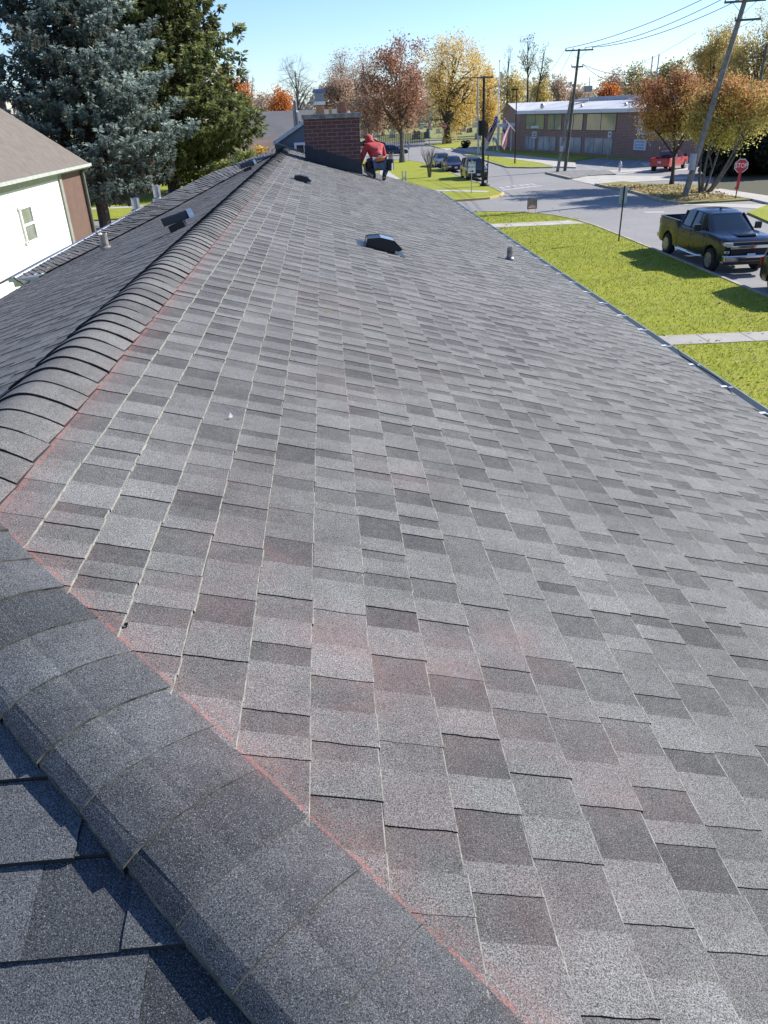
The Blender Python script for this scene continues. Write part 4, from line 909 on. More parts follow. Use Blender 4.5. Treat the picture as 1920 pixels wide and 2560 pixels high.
WG=M('painted_reflection_glass',(.17,.22,.18),.08,0,c2=(.36,.33,.13),ns=.3,spec=.8); WG2=M('blue_grey_glazing',(.26,.34,.40),.2,0,c2=(.13,.18,.23),ns=.6,spec=.8)  # tree reflections painted into the upper window glass colour
PALE=M('pale_spandrel',(.45,.47,.45),.6)
def window(s0,s1,z0,z1,mul,mat,frm):
    g=MB(); w_=.07
    def bx(sa,sb,za,zb,o0=-.06,o1=.02): 
        P=[F3(sa,o0,za),F3(sb,o0,za),F3(sb,o0,zb),F3(sa,o0,zb),F3(sa,o1,za),F3(sb,o1,za),F3(sb,o1,zb),F3(sa,o1,zb)]; g.add(P,[(0,1,2,3),(4,7,6,5),(0,4,5,1),(1,5,6,2),(2,6,7,3),(3,7,4,0)])
    bx(s0,s1,z0,z0+w_); bx(s0,s1,z1-w_,z1)
    for k in range(mul+1): x=s0+(s1-s0)*k/mul; bx(x-w_/2,x+w_/2,z0+w_,z1-w_)
    o=g.build('window',frm,lib); h=MB(); P=[F3(s0,-.03,z0),F3(s1,-.03,z0),F3(s1,-.03,z1),F3(s0,-.03,z1)]; h.add(P,[(0,1,2,3)]); sub(h,'pane',mat,o)
DKF=M('dark_window_frame',(.10,.10,.10),.5)
for s0,s1 in ((1.6,6.4),(7.2,10.6),(11.2,15.4),(16.2,22.2)): window(s0,s1,2.85,4.75,2 if s1-s0<5 else 2,WG,DKF)
for s0,s1 in ((1.6,4.4),(5.0,9.5),(10.4,15.4),(16.2,21.9)): window(s0,s1,.35,2.1,3,WG2,M('grey_window_frame',(.25,.28,.30),.5))
g=MB()
for s0,s1 in ((1.6,22.2),): g.add([F3(s0,-.055,4.77),F3(s1,-.055,4.77),F3(s1,-.055,HT_-.36),F3(s0,-.055,HT_-.36)],[(0,1,2,3)])
g.build('spandrel',PALE,lib)
# banners on the brick wall
fd3=Vector((fd[0],fd[1],0)); nr3=Vector((-nrm[0],-nrm[1],0))
BLU=M('faded_blue_ink',(.28,.36,.52),.8)
for s0,s1,z0,z1,lab,rows in ((26.4,29.9,2.55,4.25,'large white banner with faded blue lettering on the brick wall',4),(26.0,28.2,.95,2.05,'small white notice board below the large banner',3)):
    T=thing('banner',lab,'sign',F3(s0,-.1,z0)); g=MB(); g.add([F3(s0,-.12,z0),F3(s1,-.12,z0),F3(s1,-.12,z1),F3(s0,-.12,z1),F3(s0,.0,z0),F3(s1,.0,z0),F3(s1,.0,z1),F3(s0,.0,z1)],[(0,1,2,3),(0,4,5,1),(1,5,6,2),(2,6,7,3),(3,7,4,0)]); g.build('panel',M('banner_white',(.62,.66,.72),.6),T)
    g=MB(); rn=random.Random(3)
    for r in range(rows):
        zz=z1-(r+.8)*(z1-z0)/(rows+.6); x=s0+.3
        while x<s1-.4:
            l=rn.uniform(.15,.45); l=min(l,s1-.2-x); g.add([F3(x,-.126,zz-.07),F3(x+l,-.126,zz-.07),F3(x+l,-.126,zz+.07),F3(x,-.126,zz+.07)],[(0,1,2,3)]); x+=l+.12
    g.build('lettering',BLU,T)
# ================================================================== FAR HOUSES
def gabled(name,label,cat,c,sz,rz,hw,hr,wallm,roofm,ov=.5):
    T=thing(name,label,cat,(c[0],c[1],0),rz); g=MB(); x,y=sz[0]/2,sz[1]/2; g.box((0,0,hw/2),(sz[0],sz[1],hw)); g.add([(-x,-y,hw),(-x,y,hw),(-x,0,hr-.1)],[(0,1,2)]); g.add([(x,-y,hw),(x,y,hw),(x,0,hr-.1)],[(0,2,1)]); g.build('wall',wallm,T,False)
    k=(hr-hw)/y; g=MB()
    for s in (-1,1):
        a=[(-x-ov,s*(y+ov),hw-k*ov),(x+ov,s*(y+ov),hw-k*ov),(x+ov,0,hr),(-x-ov,0,hr)]; g.add(a+[(p[0],p[1],p[2]+.15) for p in a],[(0,1,2,3),(4,7,6,5),(0,4,5,1),(1,5,6,2),(0,3,7,4)])
    g.build('roof',roofm,T,False); return T
GR=M('far_grey_roof',(.225,.215,.205),.9,c2=(.185,.178,.17),ns=.4); BR=M('far_brown_roof',(.25,.18,.14),.9,c2=(.19,.14,.11),ns=.8)
q0=at(580,283,128); q1=at(800,273,120)
gabled('far_house','long grey roofed building behind the chimney','house',((q0[0]+q1[0])/2,127),(q1[0]-q0[0]+4,16),-.0,1.3,q0[2]-.1,M('far_beige_wall',(.5,.45,.38),.8),GR)
q0=at(590,335,100); q1=at(690,345,100)
gabled('far_house','low brown roofed white house beyond the far left end of the roof','house',((q0[0]+q1[0])/2-3.0,103),(q1[0]-q0[0]+5,7),.0,1.7,3.4,WHT,BR)
# ---- neighbour house on the left
NWx=at(145,445,47)[0]
SID=M('white_siding',(.72,.72,.67),.6,var=.03,ns=.8); nb_=thing('neighbour_house','white sided house with a brown hip roof at the left edge','house',(-16,20,0))
XN=-12.0
def N_(px,py,X=XN): v=ray(px,py); return EYE+v*(X/v[0])
e1=N_(222,410,XN+.45); zE=e1[2]; YF=N_(229,560)[1]; YB=N_(176,560)[1]; YP=N_(163,520)[1]
g=MB(); g.prism([(XN,4),(XN,YP),(XN-9,YP),(XN-9,4)],0,zE-.1); g.build('siding_wall',SID,nb_)
g=MB()
for k in range(24):
    z_=.25+k*.2
    if z_<zE-.3: g.box((XN+.006,(4+YP)/2,z_),(.010,YP-4,.012))
g.build('siding_lap',M('siding_shadow_line',(.55,.55,.52),.7),nb_)
g=MB(); g.prism([(XN-.02,YP),(XN-.02,YF),(XN-9,YF),(XN-9,YP)],0,zE-.1); g.build('panel_wall',M('brown_panel',(.13,.072,.052),.7,c2=(.105,.058,.043),ns=2),nb_)
g=MB(); g.box((XN+.03,YP,zE/2-.1),(.1,.32,zE-.2)); g.build('corner_trim',M('grey_trim',(.26,.27,.235),.6),nb_)
g=MB(); g.tube([(XN+.08,YF-.05,0),(XN+.08,YF-.05,zE-.35),(XN+.38,YF-.02,zE-.1)],.09,8); g.build('downspout',M('dark_downspout',(.14,.14,.13),.5),nb_)
BRN=M('brown_shingle_roof',(.165,.138,.115),.9,c2=(.13,.11,.092),ns=3,bump=.3,bs=20)
v0=ray(0,270); YE=e1[1]; XE=XN+.45          # hip rises from the far corner inwards; find where it leaves the frame
w_h=(YE*v0[0]/v0[1]-XE)/(-1+v0[0]/v0[1]); zh=6+v0[2]*((YE-w_h)/v0[1]); tn_=(zh-zE-.05)/w_h; wf=5.2; pz=zE+.05+wf*tn_
g=MB(); c0_=(XE,2,zE+.05); c1_=(XE,YE,zE+.05); h_=(XE-wf,YE-wf,pz); h2_=(XE-wf,2,pz); c2_=(XE-2*wf,YE,zE+.05); c3_=(XE-2*wf,2,zE+.05)
g.add([c0_,c1_,h_,h2_,c2_,c3_],[(0,1,2,3),(1,4,2),(4,5,3,2)]); g.build('roof',BRN,nb_)
g=MB(); g.box((XE+.06,(YE+2)/2,zE-.02),(.13,YE-2,.13)); g.box((XE-wf,YE+.06,zE-.02),(2*wf+.1,.13,.13)); g.build('gutter',M('weathered_gutter',(.50,.51,.46),.5,.2),nb_)
g=MB(); g.box((XN+.22,(YE+2)/2,zE-.14),(.46,YE-2,.03)); g.build('soffit',M('soffit_cream',(.5,.52,.42),.6),nb_)
g=MB(); g.box((XN+.015,(YP+4)/2,zE-.27),(.05,YP-4,.22)); g.build('frieze_board',M('frieze_green_grey',(.40,.43,.36),.6),nb_)
a_,b_=N_(40,520),N_(96,606); y0_=N_(46,560)[1]; y1_=N_(86,560)[1]; za_=N_(62,516)[2]; zb_=N_(72,606)[2]; cyw=(y0_+y1_)/2+.1; czw=(za_+zb_)/2; ww=(y1_-y0_)*.74; wh=za_-zb_
g=MB()
for dy,dz,sy,sz in ((-ww/2,0,.12,wh),(ww/2,0,.12,wh),(0,wh/2,ww+.24,.1),(0,-wh/2,ww+.3,.1),(0,0,ww-.1,.08)): g.box((XN+.03,cyw+dy,czw+dz),(.1,sy,sz))
win=g.build('window',WHT,nb_); g=MB(); g.box((XN+.012,cyw,czw),(.03,ww-.08,wh-.08)); sub(g,'pane',M('green_grey_glass',(.14,.16,.13),.12,c2=(.22,.23,.2),ns=2),win)
# chimney far left
g=MB(); c=at(8,290,60); c2_=at(22,290,60); T=thing('brick_chimney','dark brick chimney at the left edge behind the brown roof','chimney',(c[0],60,0)); g.box((c[0]-.3,60.4,4),(1.0,.8,at(8,228,60)[2]*2-8)); g=MB(); zt_=at(8,232,60)[2]; g.box((c2_[0]-.62,60.5,zt_/2),(1.1,1.0,zt_)); g.build('stack',CHB,T); g=MB(); g.box((c2_[0]-.03,60.5,zt_/2-.15),(.08,1.02,zt_-.3)); g.build('pale_edge',M('pale_mortar',(.5,.48,.42),.8),T)
# ================================================================== POLES, SIGNS, WIRES
def pole(name,label,b,t,r0,r1,mat,arms=(),group=None,extra=None):
    T=thing(name,label,'utility pole',(b[0],b[1],0),0,group); b=np.array([b[0],b[1],-.1]); t=np.array(t); g=MB(); g.tube([tuple(b+(t-b)*k/4) for k in range(5)],[r0+(r1-r0)*k/4 for k in range(5)],10); g.build('post',mat,T)
    ends=[]
    for (d,L,an,off) in arms:          # d below top, length, direction angle
        c=t+(b-t)/np.linalg.norm(b-t)*d; dx=np.array([math.cos(an),math.sin(an),0]); g=MB()
        g.box(tuple(c+np.array([-dx[1],dx[0],0])*(-r1-.04)+dx*off),(L,.09,.12),rz=an); g.build('crossarm',WOODP,T)
        for s in (-1,1):
            g=MB(); g.tube([tuple(c+dx*(s*L*.3+off)),tuple(c-np.array([0,0,L*.28]))],.018,5); g.build('brace',GALV,T)
        es=[]
        for s in (-1,-.45,.45,1) if L>1.5 else (-1,1):
            e=c+dx*(s*L*.47+off); g=MB(); g.lathe((e[0],e[1],e[2]+.05),[(.03,0),(.05,.05),(.035,.09),(.05,.13),(.02,.17)],8); g.build('insulator',M('insulator_grey',(.35,.36,.38),.3),T); es.append(e+np.array([0,0,.2]))
        ends.append(es)
    return T,ends
bA=G(1412,428); tA=at(1448,122,bA[1]+.2)
AN=math.atan2(-.25,1)
pA,eA=pole('utility_pole','tall wooden pole with a wide crossarm in front of the brick building',bA,tA,.17,.11,WOODP,[(.12,2.6,-.1,0),(1.45,1.1,-.1,.0)])
bB=G(1393,429); tB=at(1427,251,bB[1]+.1); pole('utility_pole','shorter crossarm free pole leaning beside the tall crossarm pole',bB,tB,.15,.13,WOODL)
g=MB(); q=at(1404,372,bB[1]-.25); g.box(tuple(q),(.34,.03,.5)); tag(g.build('notice_plate',M('pale_plate',(.5,.48,.48),.7)),'small pale plate fixed to the shorter leaning pole','plate')
bC=G(1711,492); tC=at(1875,-40,bC[1]); tC2=tC
pC,eC=pole('utility_pole','big weathered pole leaning right between the two pear trees',bC,tC,.215,.14,WOODL,[(.9,2.4,-.35,.0),(1.9,1.5,-.35,.5)])
q=at(1736,405,bC[1]-.26); g=MB(); g.lathe((q[0],q[1]+.26,q[2]-.5),[(.24,0),(.235,1.0)],14); sleeve=g.build('sleeve',M('pale_sleeve',(.42,.43,.46),.6),pC)
bD=G(1207,468); pole('traffic_pole','tall dark pole with short arms and a signal box on the lawn corner',bD,at(1210,190,bD[1]),.13,.10,BLACKM,[(.1,1.0,.1,.2)])
q=at(1205,325,bD[1]-.15); T=thing('signal_head','black signal box fixed halfway up the tall dark pole','traffic signal',tuple(q)); g=MB(); g.box((q[0]-.06,q[1]-.16,q[2]+.15),(.55,.36,1.1)); g.build('housing',BLACKM,T,bevel=.05)
for k in range(3):
    g=MB(); g.lathe((q[0]-.06,q[1]-.42,q[2]+.48-k*.34),[(.14,-.08),(.15,.1),(.12,.1),(.12,.04)],12,axis='y'); g.build('visor',BLACKM,T)
q=at(1219,462,bD[1]); g=MB(); g.tube([(bD[0]+.35,bD[1],-.05),(bD[0]+.38,bD[1],2.4)],.045,8); g.lathe((bD[0]+.15,bD[1],0),[(.42,0),(.42,.2),(.3,.32)],14); tag(g.build('sign_post',BLACKM),'thin dark post with a dark footing right of the tall dark pole','post')
bE=G(1196,389); pole('utility_pole','slim silver grey pole left of the tall dark pole',bE,at(1194,192,bE[1]),.14,.10,M('silver_pole',(.42,.44,.47),.4,.5),[(.1,3.2,.12,-.9)])
bF=G(1287,411); T=thing('street_lamp','thin black lamp post in front of the brick building corner','street lamp',(bF[0],bF[1],0)); t=at(1292,224,bF[1]); g=MB(); g.tube([(bF[0],bF[1],0),(t[0],t[1],t[2])],[.08,.055],8); g.build('post',BLACKM,T); g=MB(); g.box((t[0]-.25,t[1],t[2]+.02),(.75,.3,.14)); g.build('lamp_head',BLACKM,T,bevel=.03)
# flagpole and flags
bG=G(1243,378); tG=at(1249,155,bG[1]); T=thing('flagpole','white flagpole with a yardarm at the corner of the brick building','flagpole',(bG[0],bG[1],0)); g=MB(); g.tube([(bG[0],bG[1],0),tuple(tG)],[.12,.05],10); g.build('pole',WHT,T)
q=at(1246,214,bG[1]); g=MB(); g.tube([(q[0]-1.7,q[1],q[2]-.5),tuple(q),(q[0]+1.7,q[1],q[2]-.6)],.05,6); g.build('yardarm',M('dark_bronze',(.1,.09,.09),.5),T)
g=MB(); g.lathe(tuple(tG),[(.02,0),(.12,.08),(.12,.16),(.02,.24)],10); g.build('finial',M('gold_ball',(.6,.45,.1),.3,.9),T)
RED=M('flag_red',(.58,.05,.06),.8,var=.1); FW=M('flag_white',(.80,.78,.78),.8,var=.05); FB=M('flag_blue',(.03,.05,.20),.8,var=.1); 
def flag(label,top,bot_dir,w,h,seed,cat='flag'):
    """drooping national flag: u runs down along the hanging fly, v across the stripes"""
    T=thing('flag',label,cat,tuple(top)); top=np.array(top); bd=np.array(bot_dir,float); sd=np.array([.62,.5,-.55]); nu,nv=16,13; rn=random.Random(seed)
    parts={0:MB(),1:MB(),2:MB()}
    def pt(i,j):
        u=i/nu; v=j/nv; p=top+bd*(u*h)+sd*(v*w*(1-.25*u)); return p+np.array([.08*math.sin(u*7+v*3),.14*math.sin(u*6+v*9+seed),.04*math.sin(v*9)])
    for i in range(nu):
        for j in range(nv):
            k=2 if (i<nu*.42 and j<7) else (0 if j%2==0 else 1)
            parts[k].quad(pt(i,j),pt(i+1,j),pt(i+1,j+1),pt(i,j+1))
    parts[0].build('red_stripes',RED,T); parts[1].build('white_stripes',FW,T); c=parts[2].build('canton',FB,T)
    g=MB()
    for i in range(1,6):
        for j in range(1,6): 
            p=pt(i,j+.3)+np.array([0,-.02,0]); g.add([p+(-.05,0,0),p+(0,0,.05),p+(.05,0,0),p+(0,0,-.05)],[(0,1,2,3)])
    sub(g,'stars',FW,c)
    return T
q=at(1239,290,bG[1]); flag('red and white striped flag hanging from the white flagpole at half height',q,(-.42,0,-.9),1.3,4.6,2)
q=at(1262,298,bF[1]+12); T=flag('striped flag held out on a short staff left of the building corner',q,(-.15,0,-.98),1.5,3.0,4)
g=MB(); p0=at(1288,328,bF[1]+12); g.tube([tuple(p0),tuple(q+np.array([-.1,0,.1]))],.04,6); g.build('staff',WHT,T)
q=at(1073,296,150); T=flag('tiny faded flag hanging on a thin post before the park fence',q,(-.2,0,-.98),.9,1.6,6); g=MB(); g.tube([(q[0],150,0),(q[0],150,q[2]+.2)],.05,5); g.build('staff',GALV,T)
q=at(1245,300,bG[1]); q2=at(1250,378,bG[1]-6); g=MB(); g.tube([(q2[0],q2[1],0.02),(at(1238,346,bG[1]-6)[0],q2[1],at(1238,346,bG[1]-6)[2])],.13,6); tag(g.build('guy_guard',M('yellow_guard',(.45,.42,.2),.6)),'slanting pale yellow guard post at the foot of the flagpole','post')
# cream canopy bar behind flags
q0,q1=at(1244,314,bG[1]-3),at(1286,311,bG[1]-3); g=MB(); g.box(((q0[0]+q1[0])/2,q0[1],(q0[2]+q1[2])/2),(q1[0]-q0[0],1.2,.45)); g.box((q0[0]+.3,q0[1]+.3,q0[2]/2),(.15,.15,q0[2])); g.box((q1[0]-.3,q0[1]+.3,q0[2]/2),(.15,.15,q0[2])); tag(g.build('entrance_canopy',FAS,bevel=.04),'white entrance canopy beside the flags at the dark end of the building','canopy')
# wires
def wire(label,a,b,sag,r=.024,n=22):
    a,b=np.array(a),np.array(b); g=MB(); g.tube([tuple(a+(b-a)*t-np.array([0,0,4*sag*t*(1-t)])) for t in [i/n for i in range(n+1)]],r,4,cap=False); return tag(g.build('power_line',BLACKM),label,'power line',group='power lines')
WM='power lines'
ea=eA[0]; ec=eC[0]
wire('uppermost power line rising to the leaning pole from the crossarm left end',ea[0],at(1900,-75,bC[1]),.55)
wire('middle power line between the crossarm pole and the leaning pole',ea[2],at(1880,-42,bC[1]),.6)
wire('lowest of the three power lines meeting the leaning pole top',ea[3],at(1862,-8,bC[1]),.55)
wire('power line from the crossarm pole down left behind the tall crooked tree',ea[0],at(1300,268,170),.6,.02)
wire('power line running left below the crossarm towards the treetops',ea[1],at(1350,262,200),.6,.02)
wire('thin cable from the short arm towards the pear tree crown',eA[1][1],at(1700,165,60),.7,.02)
wire('second thin cable below the first one, to the pear tree crown',eA[1][1],at(1640,190,62),.9,.02)
wire('faint cable crossing the sky above the brick roof to the right',at(1420,215,110),at(1740,82,70),.8,.016)
for i,(px,y0,y1,Y,lab) in enumerate([(1632,140,175,120,'thin distant mast above the olive tree, left one of two'),(1648,136,178,120,'thin distant mast above the olive tree, right one of two'),(1475,192,240,190,'faint distant pole in the haze right of the crossarm pole')]):
    a=at(px,y0,Y); g=MB(); g.tube([(a[0],Y,0),tuple(a)],.09,5); 
    if i==2: g.box((a[0]-.2,Y,at(px,222,Y)[2]),(1.9,.2,1.2))
    tag(g.build('mast',M('haze_grey',(.35,.37,.4),.8)),lab,'mast')
q=at(1912,235,80); g=MB(); a=at(1918,110,80); bb=at(1908,235,80); T=thing('utility_pole','dark pole at the right edge of the picture in front of the gold trees','utility pole',(bb[0],80,0)); g.tube([(bb[0]-.6,80,0),tuple(a)],.15,6); g.build('post',WOODP,T); c=at(1915,142,80); g=MB(); g.box(tuple(c),(3.2,.1,.14)); g.build('crossarm',WOODP,T)
q=at(1770,155,62); q=at(1777,132,112); g=MB(); g.box((q[0],112,q[2]/2),(2.2,1.8,q[2])); tag(g.build('brick_stack',M('red_stack_brick',(.24,.13,.10),.9,c2=(.17,.09,.075),ns=1)),'square red brick stack behind the leaning pole','chimney')
# signs
def octagon(r): return [(r*math.cos(PI/8+k*PI/4),r*math.sin(PI/8+k*PI/4)) for k in range(8)]
SRED=M('sign_red',(.50,.02,.03),.4,var=.06); SW=M('sign_white',(.78,.78,.76),.45,var=.04); SB=M('sign_black',(.02,.02,.02),.5); SBK=M('sign_back',(.36,.40,.40),.5,.3)
def facing(b,ang,h):     # local x right, z up, facing -y rotated by ang
    return Matrix.Translation(Vector((b[0],b[1],h)))@Matrix.Rotation(ang,4,'Z')
def stopsign(label,b,h,ang,r=.42,post=BLACKM,back=False):
    T=thing('stop_sign',label,'stop sign',(b[0],b[1],0),ang); g=MB(); g.tube([(0,.03,0),(0.0,.03,h+.3)],.035,8); g.build('post',post,T,False)
    g=MB(); g.ext([(x,z+h) for x,z in octagon(r)],'y',-.012,.0); p=g.build('panel',SBK if back else SW,T,False)
    if not back:
        g=MB(); g.ext([(x,z+h) for x,z in octagon(r*.92)],'y',-.016,-.0125); p2=g.build('red_field',SRED,T,False)
        text_mesh('lettering','STOP',r*.86,SW,Matrix.Translation((0,-.018,h))@Matrix.Rotation(PI/2,4,'X')@Matrix.Diagonal((.8,1.05,1,1)),T,False,.002)
    return T
b=G(1838,500); T=stopsign('red stop sign on a red sleeved post in front of the dark evergreen',b,2.05,R_(-22),.43)
g=MB(); g.box((0,.0,1.2),(.17,.07,1.1)); g.lathe((-.12,-.05,.66),[(.02,0),(.06,.03),(.06,.09),(.02,.12)],8); g.build('post_sleeve',SRED,T,False)
b=G(1216,466); stopsign('back of a grey stop sign right of the tall dark pole',(b[0]+.35,b[1]+3.0),3.05,R_(20),.42,GALV,True)
b=G(1071,352); stopsign('tiny red stop sign far off by the park fence',(b[0]+.2,150),3.0,0,.5,GALV)
# one way sign on the near corner
b=G(1178,487); T=thing('one_way_sign','white sign with a black arrow on the lawn corner by the yellow kerb','sign',(b[0],b[1],0),R_(-8)); g=MB(); g.tube([(0,.03,0),(0,.03,2.45)],.035,6); g.build('post',GALV,T,False)
g=MB(); g.box((0,-.01,1.92),(.55,.015,.80)); g.build('panel',SW,T,False,bevel=.01)
text_mesh('lettering','ONE\nWAY',.27,SB,Matrix.Translation((0,-.022,2.08))@Matrix.Rotation(PI/2,4,'X'),T,False,.002)
g=MB(); g.ext([(-.17,1.63),(.02,1.63),(.02,1.57),(.19,1.66),(.02,1.75),(.02,1.69),(-.17,1.69)],'y',-.024,-.018); g.build('arrow',SB,T,False)
# edge-on sign beside the lawn (seen from its edge)
b=G(1546,608); T=thing('street_sign','pale street sign seen from behind on a black post at the lawn edge','sign',(b[0],b[1],0),R_(0)); g=MB(); g.box((0,0,1.25),(.05,.05,2.55)); g.build('post',BLACKM,T,False)
g=MB(); g.box((.0,.05,2.12),(.36,.012,.72)); g.build('panel',M('sign_back_blue',(.42,.50,.50),.5,.2),T,False,bevel=.008)
for k,(px,py,Y_,h,lab) in enumerate([(1022,406,0,2.4,'narrow grey sign on a thin post before the far street corner'),(1333,384,0,2.7,'white lettered sign on a post before the lower windows'),(1518,398,0,2.9,'white parking sign on a dark post left of the white notice board'),(1618,392,0,3.0,'white parking sign on a dark post above the red pickup'),(1233,385,0,2.2,'small white notice on a post by the shaded walk')]):
    b=G(px,py); T=thing('parking_sign',lab,'sign',(b[0],b[1],0),R_(-15)); g=MB(); g.tube([(0,.04,0),(0,.04,h)],.045 if k in (2,3) else .035,6); g.build('post',GALV if k!=3 else M('blue_post',(.12,.16,.22),.5),T,False)
    w_,h_=((.22,.9),(.6,.8),(.38,.62),(.38,.62),(.45,.7))[k]; g=MB(); g.box((0,0,h-h_/2),(w_,.02,h_)); g.build('panel',(SBK if k==0 else SW),T,False,bevel=.02)
    if k==1: 
        g=MB(); g.box((0,0,h+.55),(1.0,.02,.28)); g.build('upper_panel',SW,T,False)
        for j in range(3): g=MB(); g.box((0,-.015,h-.2-j*.2),(.4,.006,.09)); g.build('lettering_row',SB,T,False)
    elif k: g=MB(); g.box((0,-.015,h-h_*.45),(w_*.5,.006,h_*.35)); g.build('symbol',M('sign_green',(.05,.16,.10),.5) if k>1 else SB,T,False)
# yard sign on the near lawn edge
b=G(1336,529); T=thing('yard_sign','small red and dark yard sign standing at the far edge of the near lawn','sign',(b[0]-.72,47.4,.1),R_(4)); 
for dx in (-.22,.22): g=MB(); g.tube([(dx,0,0),(dx,0,.95)],.008,4); g.build('stake',BLACKM,T,False)
g=MB(); g.box((0,0,.62),(.62,.012,.62)); g.build('board',M('board_dark',(.12,.10,.10),.6,c2=(.3,.26,.25),ns=6),T,False); g=MB(); g.box((0,-.01,.42),(.56,.006,.2)); g.build('red_band',M('red_orange_print',(.55,.13,.08),.6),T,False)
g=MB(); g.box((0,-.014,.42),(.44,.006,.05)); g.box((0,-.014,.5),(.3,.006,.03)); g.build('print',SW,T,False)
# fire hydrant
b=G(1549,429); T=thing('fire_hydrant','pale grey fire hydrant left of the red pickup','hydrant',(b[0],b[1],0)); HM=M('hydrant_paint',(.55,.55,.58),.5); g=MB(); g.lathe((0,0,0),[(.16,0),(.16,.06),(.11,.08),(.11,.62),(.15,.64),(.15,.7),(.12,.78),(.06,.88),(.03,.9),(.03,.95)],14); g.build('barrel',HM,T,False,smooth=False)
for s in (-1,1): g=MB(); g.lathe((0,0,.5),[(.06,.09*s),(.06,.2*s),(.03,.21*s)],10,axis='x'); g.build('outlet',HM,T,False)
# park: fence, trunks, headstones
f0,f1=G(945,366),G(1062,357); T=thing('metal_fence','long dark green metal fence along the park','fence',(f0[0],f0[1],0)); n=26
FM=M('fence_green',(.05,.075,.055),.7)
for k in range(n+1): p=f0+(f1-f0)*k/n; g=MB(); g.box((p[0],p[1],.95),(.09,.09,1.9)); g.build('post',FM,T)
g=MB(); 
an=math.atan2((f1-f0)[1],(f1-f0)[0]); L=np.linalg.norm(f1-f0); 
for k in range(int(L/.16)): p=f0+(f1-f0)*(k*.16/L); g.box((p[0],p[1],.95),(.05,.03,1.75),rz=an)
c=(f0+f1)/2; g.box((c[0],c[1],1.75),(L,.05,.06),rz=an); g.box((c[0],c[1],.2),(L,.05,.06),rz=an); g.build('pickets',FM,T)
g2,g3=G(1070,356),G(1170,346)
STO=[M('grey_stone',(.30,.30,.29),.8),M('pale_stone',(.5,.49,.46),.8),M('dark_stone',(.12,.12,.125),.5)]
rn=random.Random(15); protos=[]
for i in range(3):
    g=MB(); w_=.75+.2*i; h_=.8+.15*i; pr_=[(-w_/2,.15),(w_/2,.15),(w_/2,h_*.85)]+[(w_/2*math.cos(a),h_*.85+.14*math.sin(a)) for a in [PI*k/8 for k in range(1,8)]]+[(-w_/2,h_*.85)]
    g.ext(pr_,'y',-.1,.1); g.box((0,0,.075),(w_+.25,.4,.15)); protos.append(g)
places=['left of the oak trunk','behind the roofer','right of the oak','near the fence gate','behind the yellow tree trunk','beyond the signal pole']
for i in range(44):
    px=rn.uniform(905,1240); py=rn.uniform(318,349); b=G(px,py); 
    if 1100<px<1130: continue
    k=rn.randrange(3); g=protos[k]; o=g.build('headstone',STO[rn.randrange(3)]); o.location=(b[0],b[1],0); o.rotation_euler=(0,0,rn.uniform(-.3,.3)); s=rn.uniform(.9,1.6); o.scale=(s,s,s)
    tag(o,'small weathered headstone standing on the park grass behind the fence','headstone','headstones in the park')
# ================================================================== VEHICLES
TYRE=M('tyre_rubber',(.018,.018,.018),.85); RIM=M('alloy_rim',(.46,.47,.49),.3,.7,c2=(.36,.36,.38),ns=20); CHROME=M('chrome_trim',(.72,.73,.75),.12,1.0,var=.05); TRIM=M('black_trim',(.012,.012,.013),.6)
TAIL=M('tail_lamp_red',(.45,.015,.02),.2,var=.1); LAMP=M('headlamp_lens',(.60,.60,.56),.12,c2=(.4,.4,.38),spec=.8); PLATE=M('licence_plate',(.58,.60,.64),.5,var=.1); AMB=M('amber_lens',(.65,.18,.03),.2)
def paint(name,c,r=.22,m=.35): return M(name,c,r,m,var=.06,coat=.38)
def wheel(T,x,y,r,w,rim=RIM,name='wheel',spokes=6):
    s=-1 if x<0 else 1; g=MB(); g.lathe((x,y,r),[(r*.55,-w/2),(r*.93,-w/2),(r,-w*.34),(r,w*.34),(r*.93,w/2),(r*.55,w/2)],26,axis='x'); o=g.build(name,TYRE,T,False)
    g=MB(); g.lathe((x+s*(w/2-.004),y,r),[(r*.60,-s*.05),(r*.63,s*.026),(r*.56,s*.028),(r*.54,s*.006)],22,axis='x')
    g.lathe((x+s*(w/2+.002),y,r),[(r*.56,0),(r*.1,0)],20,axis='x',mi=1)
    for k in range(spokes):
        a=2*PI*k/spokes; ca,sa=math.cos(a),math.sin(a); wd=.045*r/.4
        P=[]
        for (q,d) in ((r*.08,wd*1.0),(r*.58,wd*1.7)):
            for e in (-1,1): P.append((x+s*(w/2+.022),y+ca*q-sa*d*e,r+sa*q+ca*d*e))
        P2=[(p[0]-s*.05,p[1],p[2]) for p in P]; g.add(P+P2,[(0,1,3,2),(4,6,7,5),(0,2,6,4),(1,5,7,3)])
    g.lathe((x+s*(w/2+.01),y,r),[(r*.14,-.01),(r*.14,s*.02),(r*.08,s*.025)],12,axis='x')
    q=g.build('rim',[rim,M('wheel_shadow_metal',(.05,.05,.055),.6)],o,False); q.matrix_parent_inverse=Matrix.Identity(4)
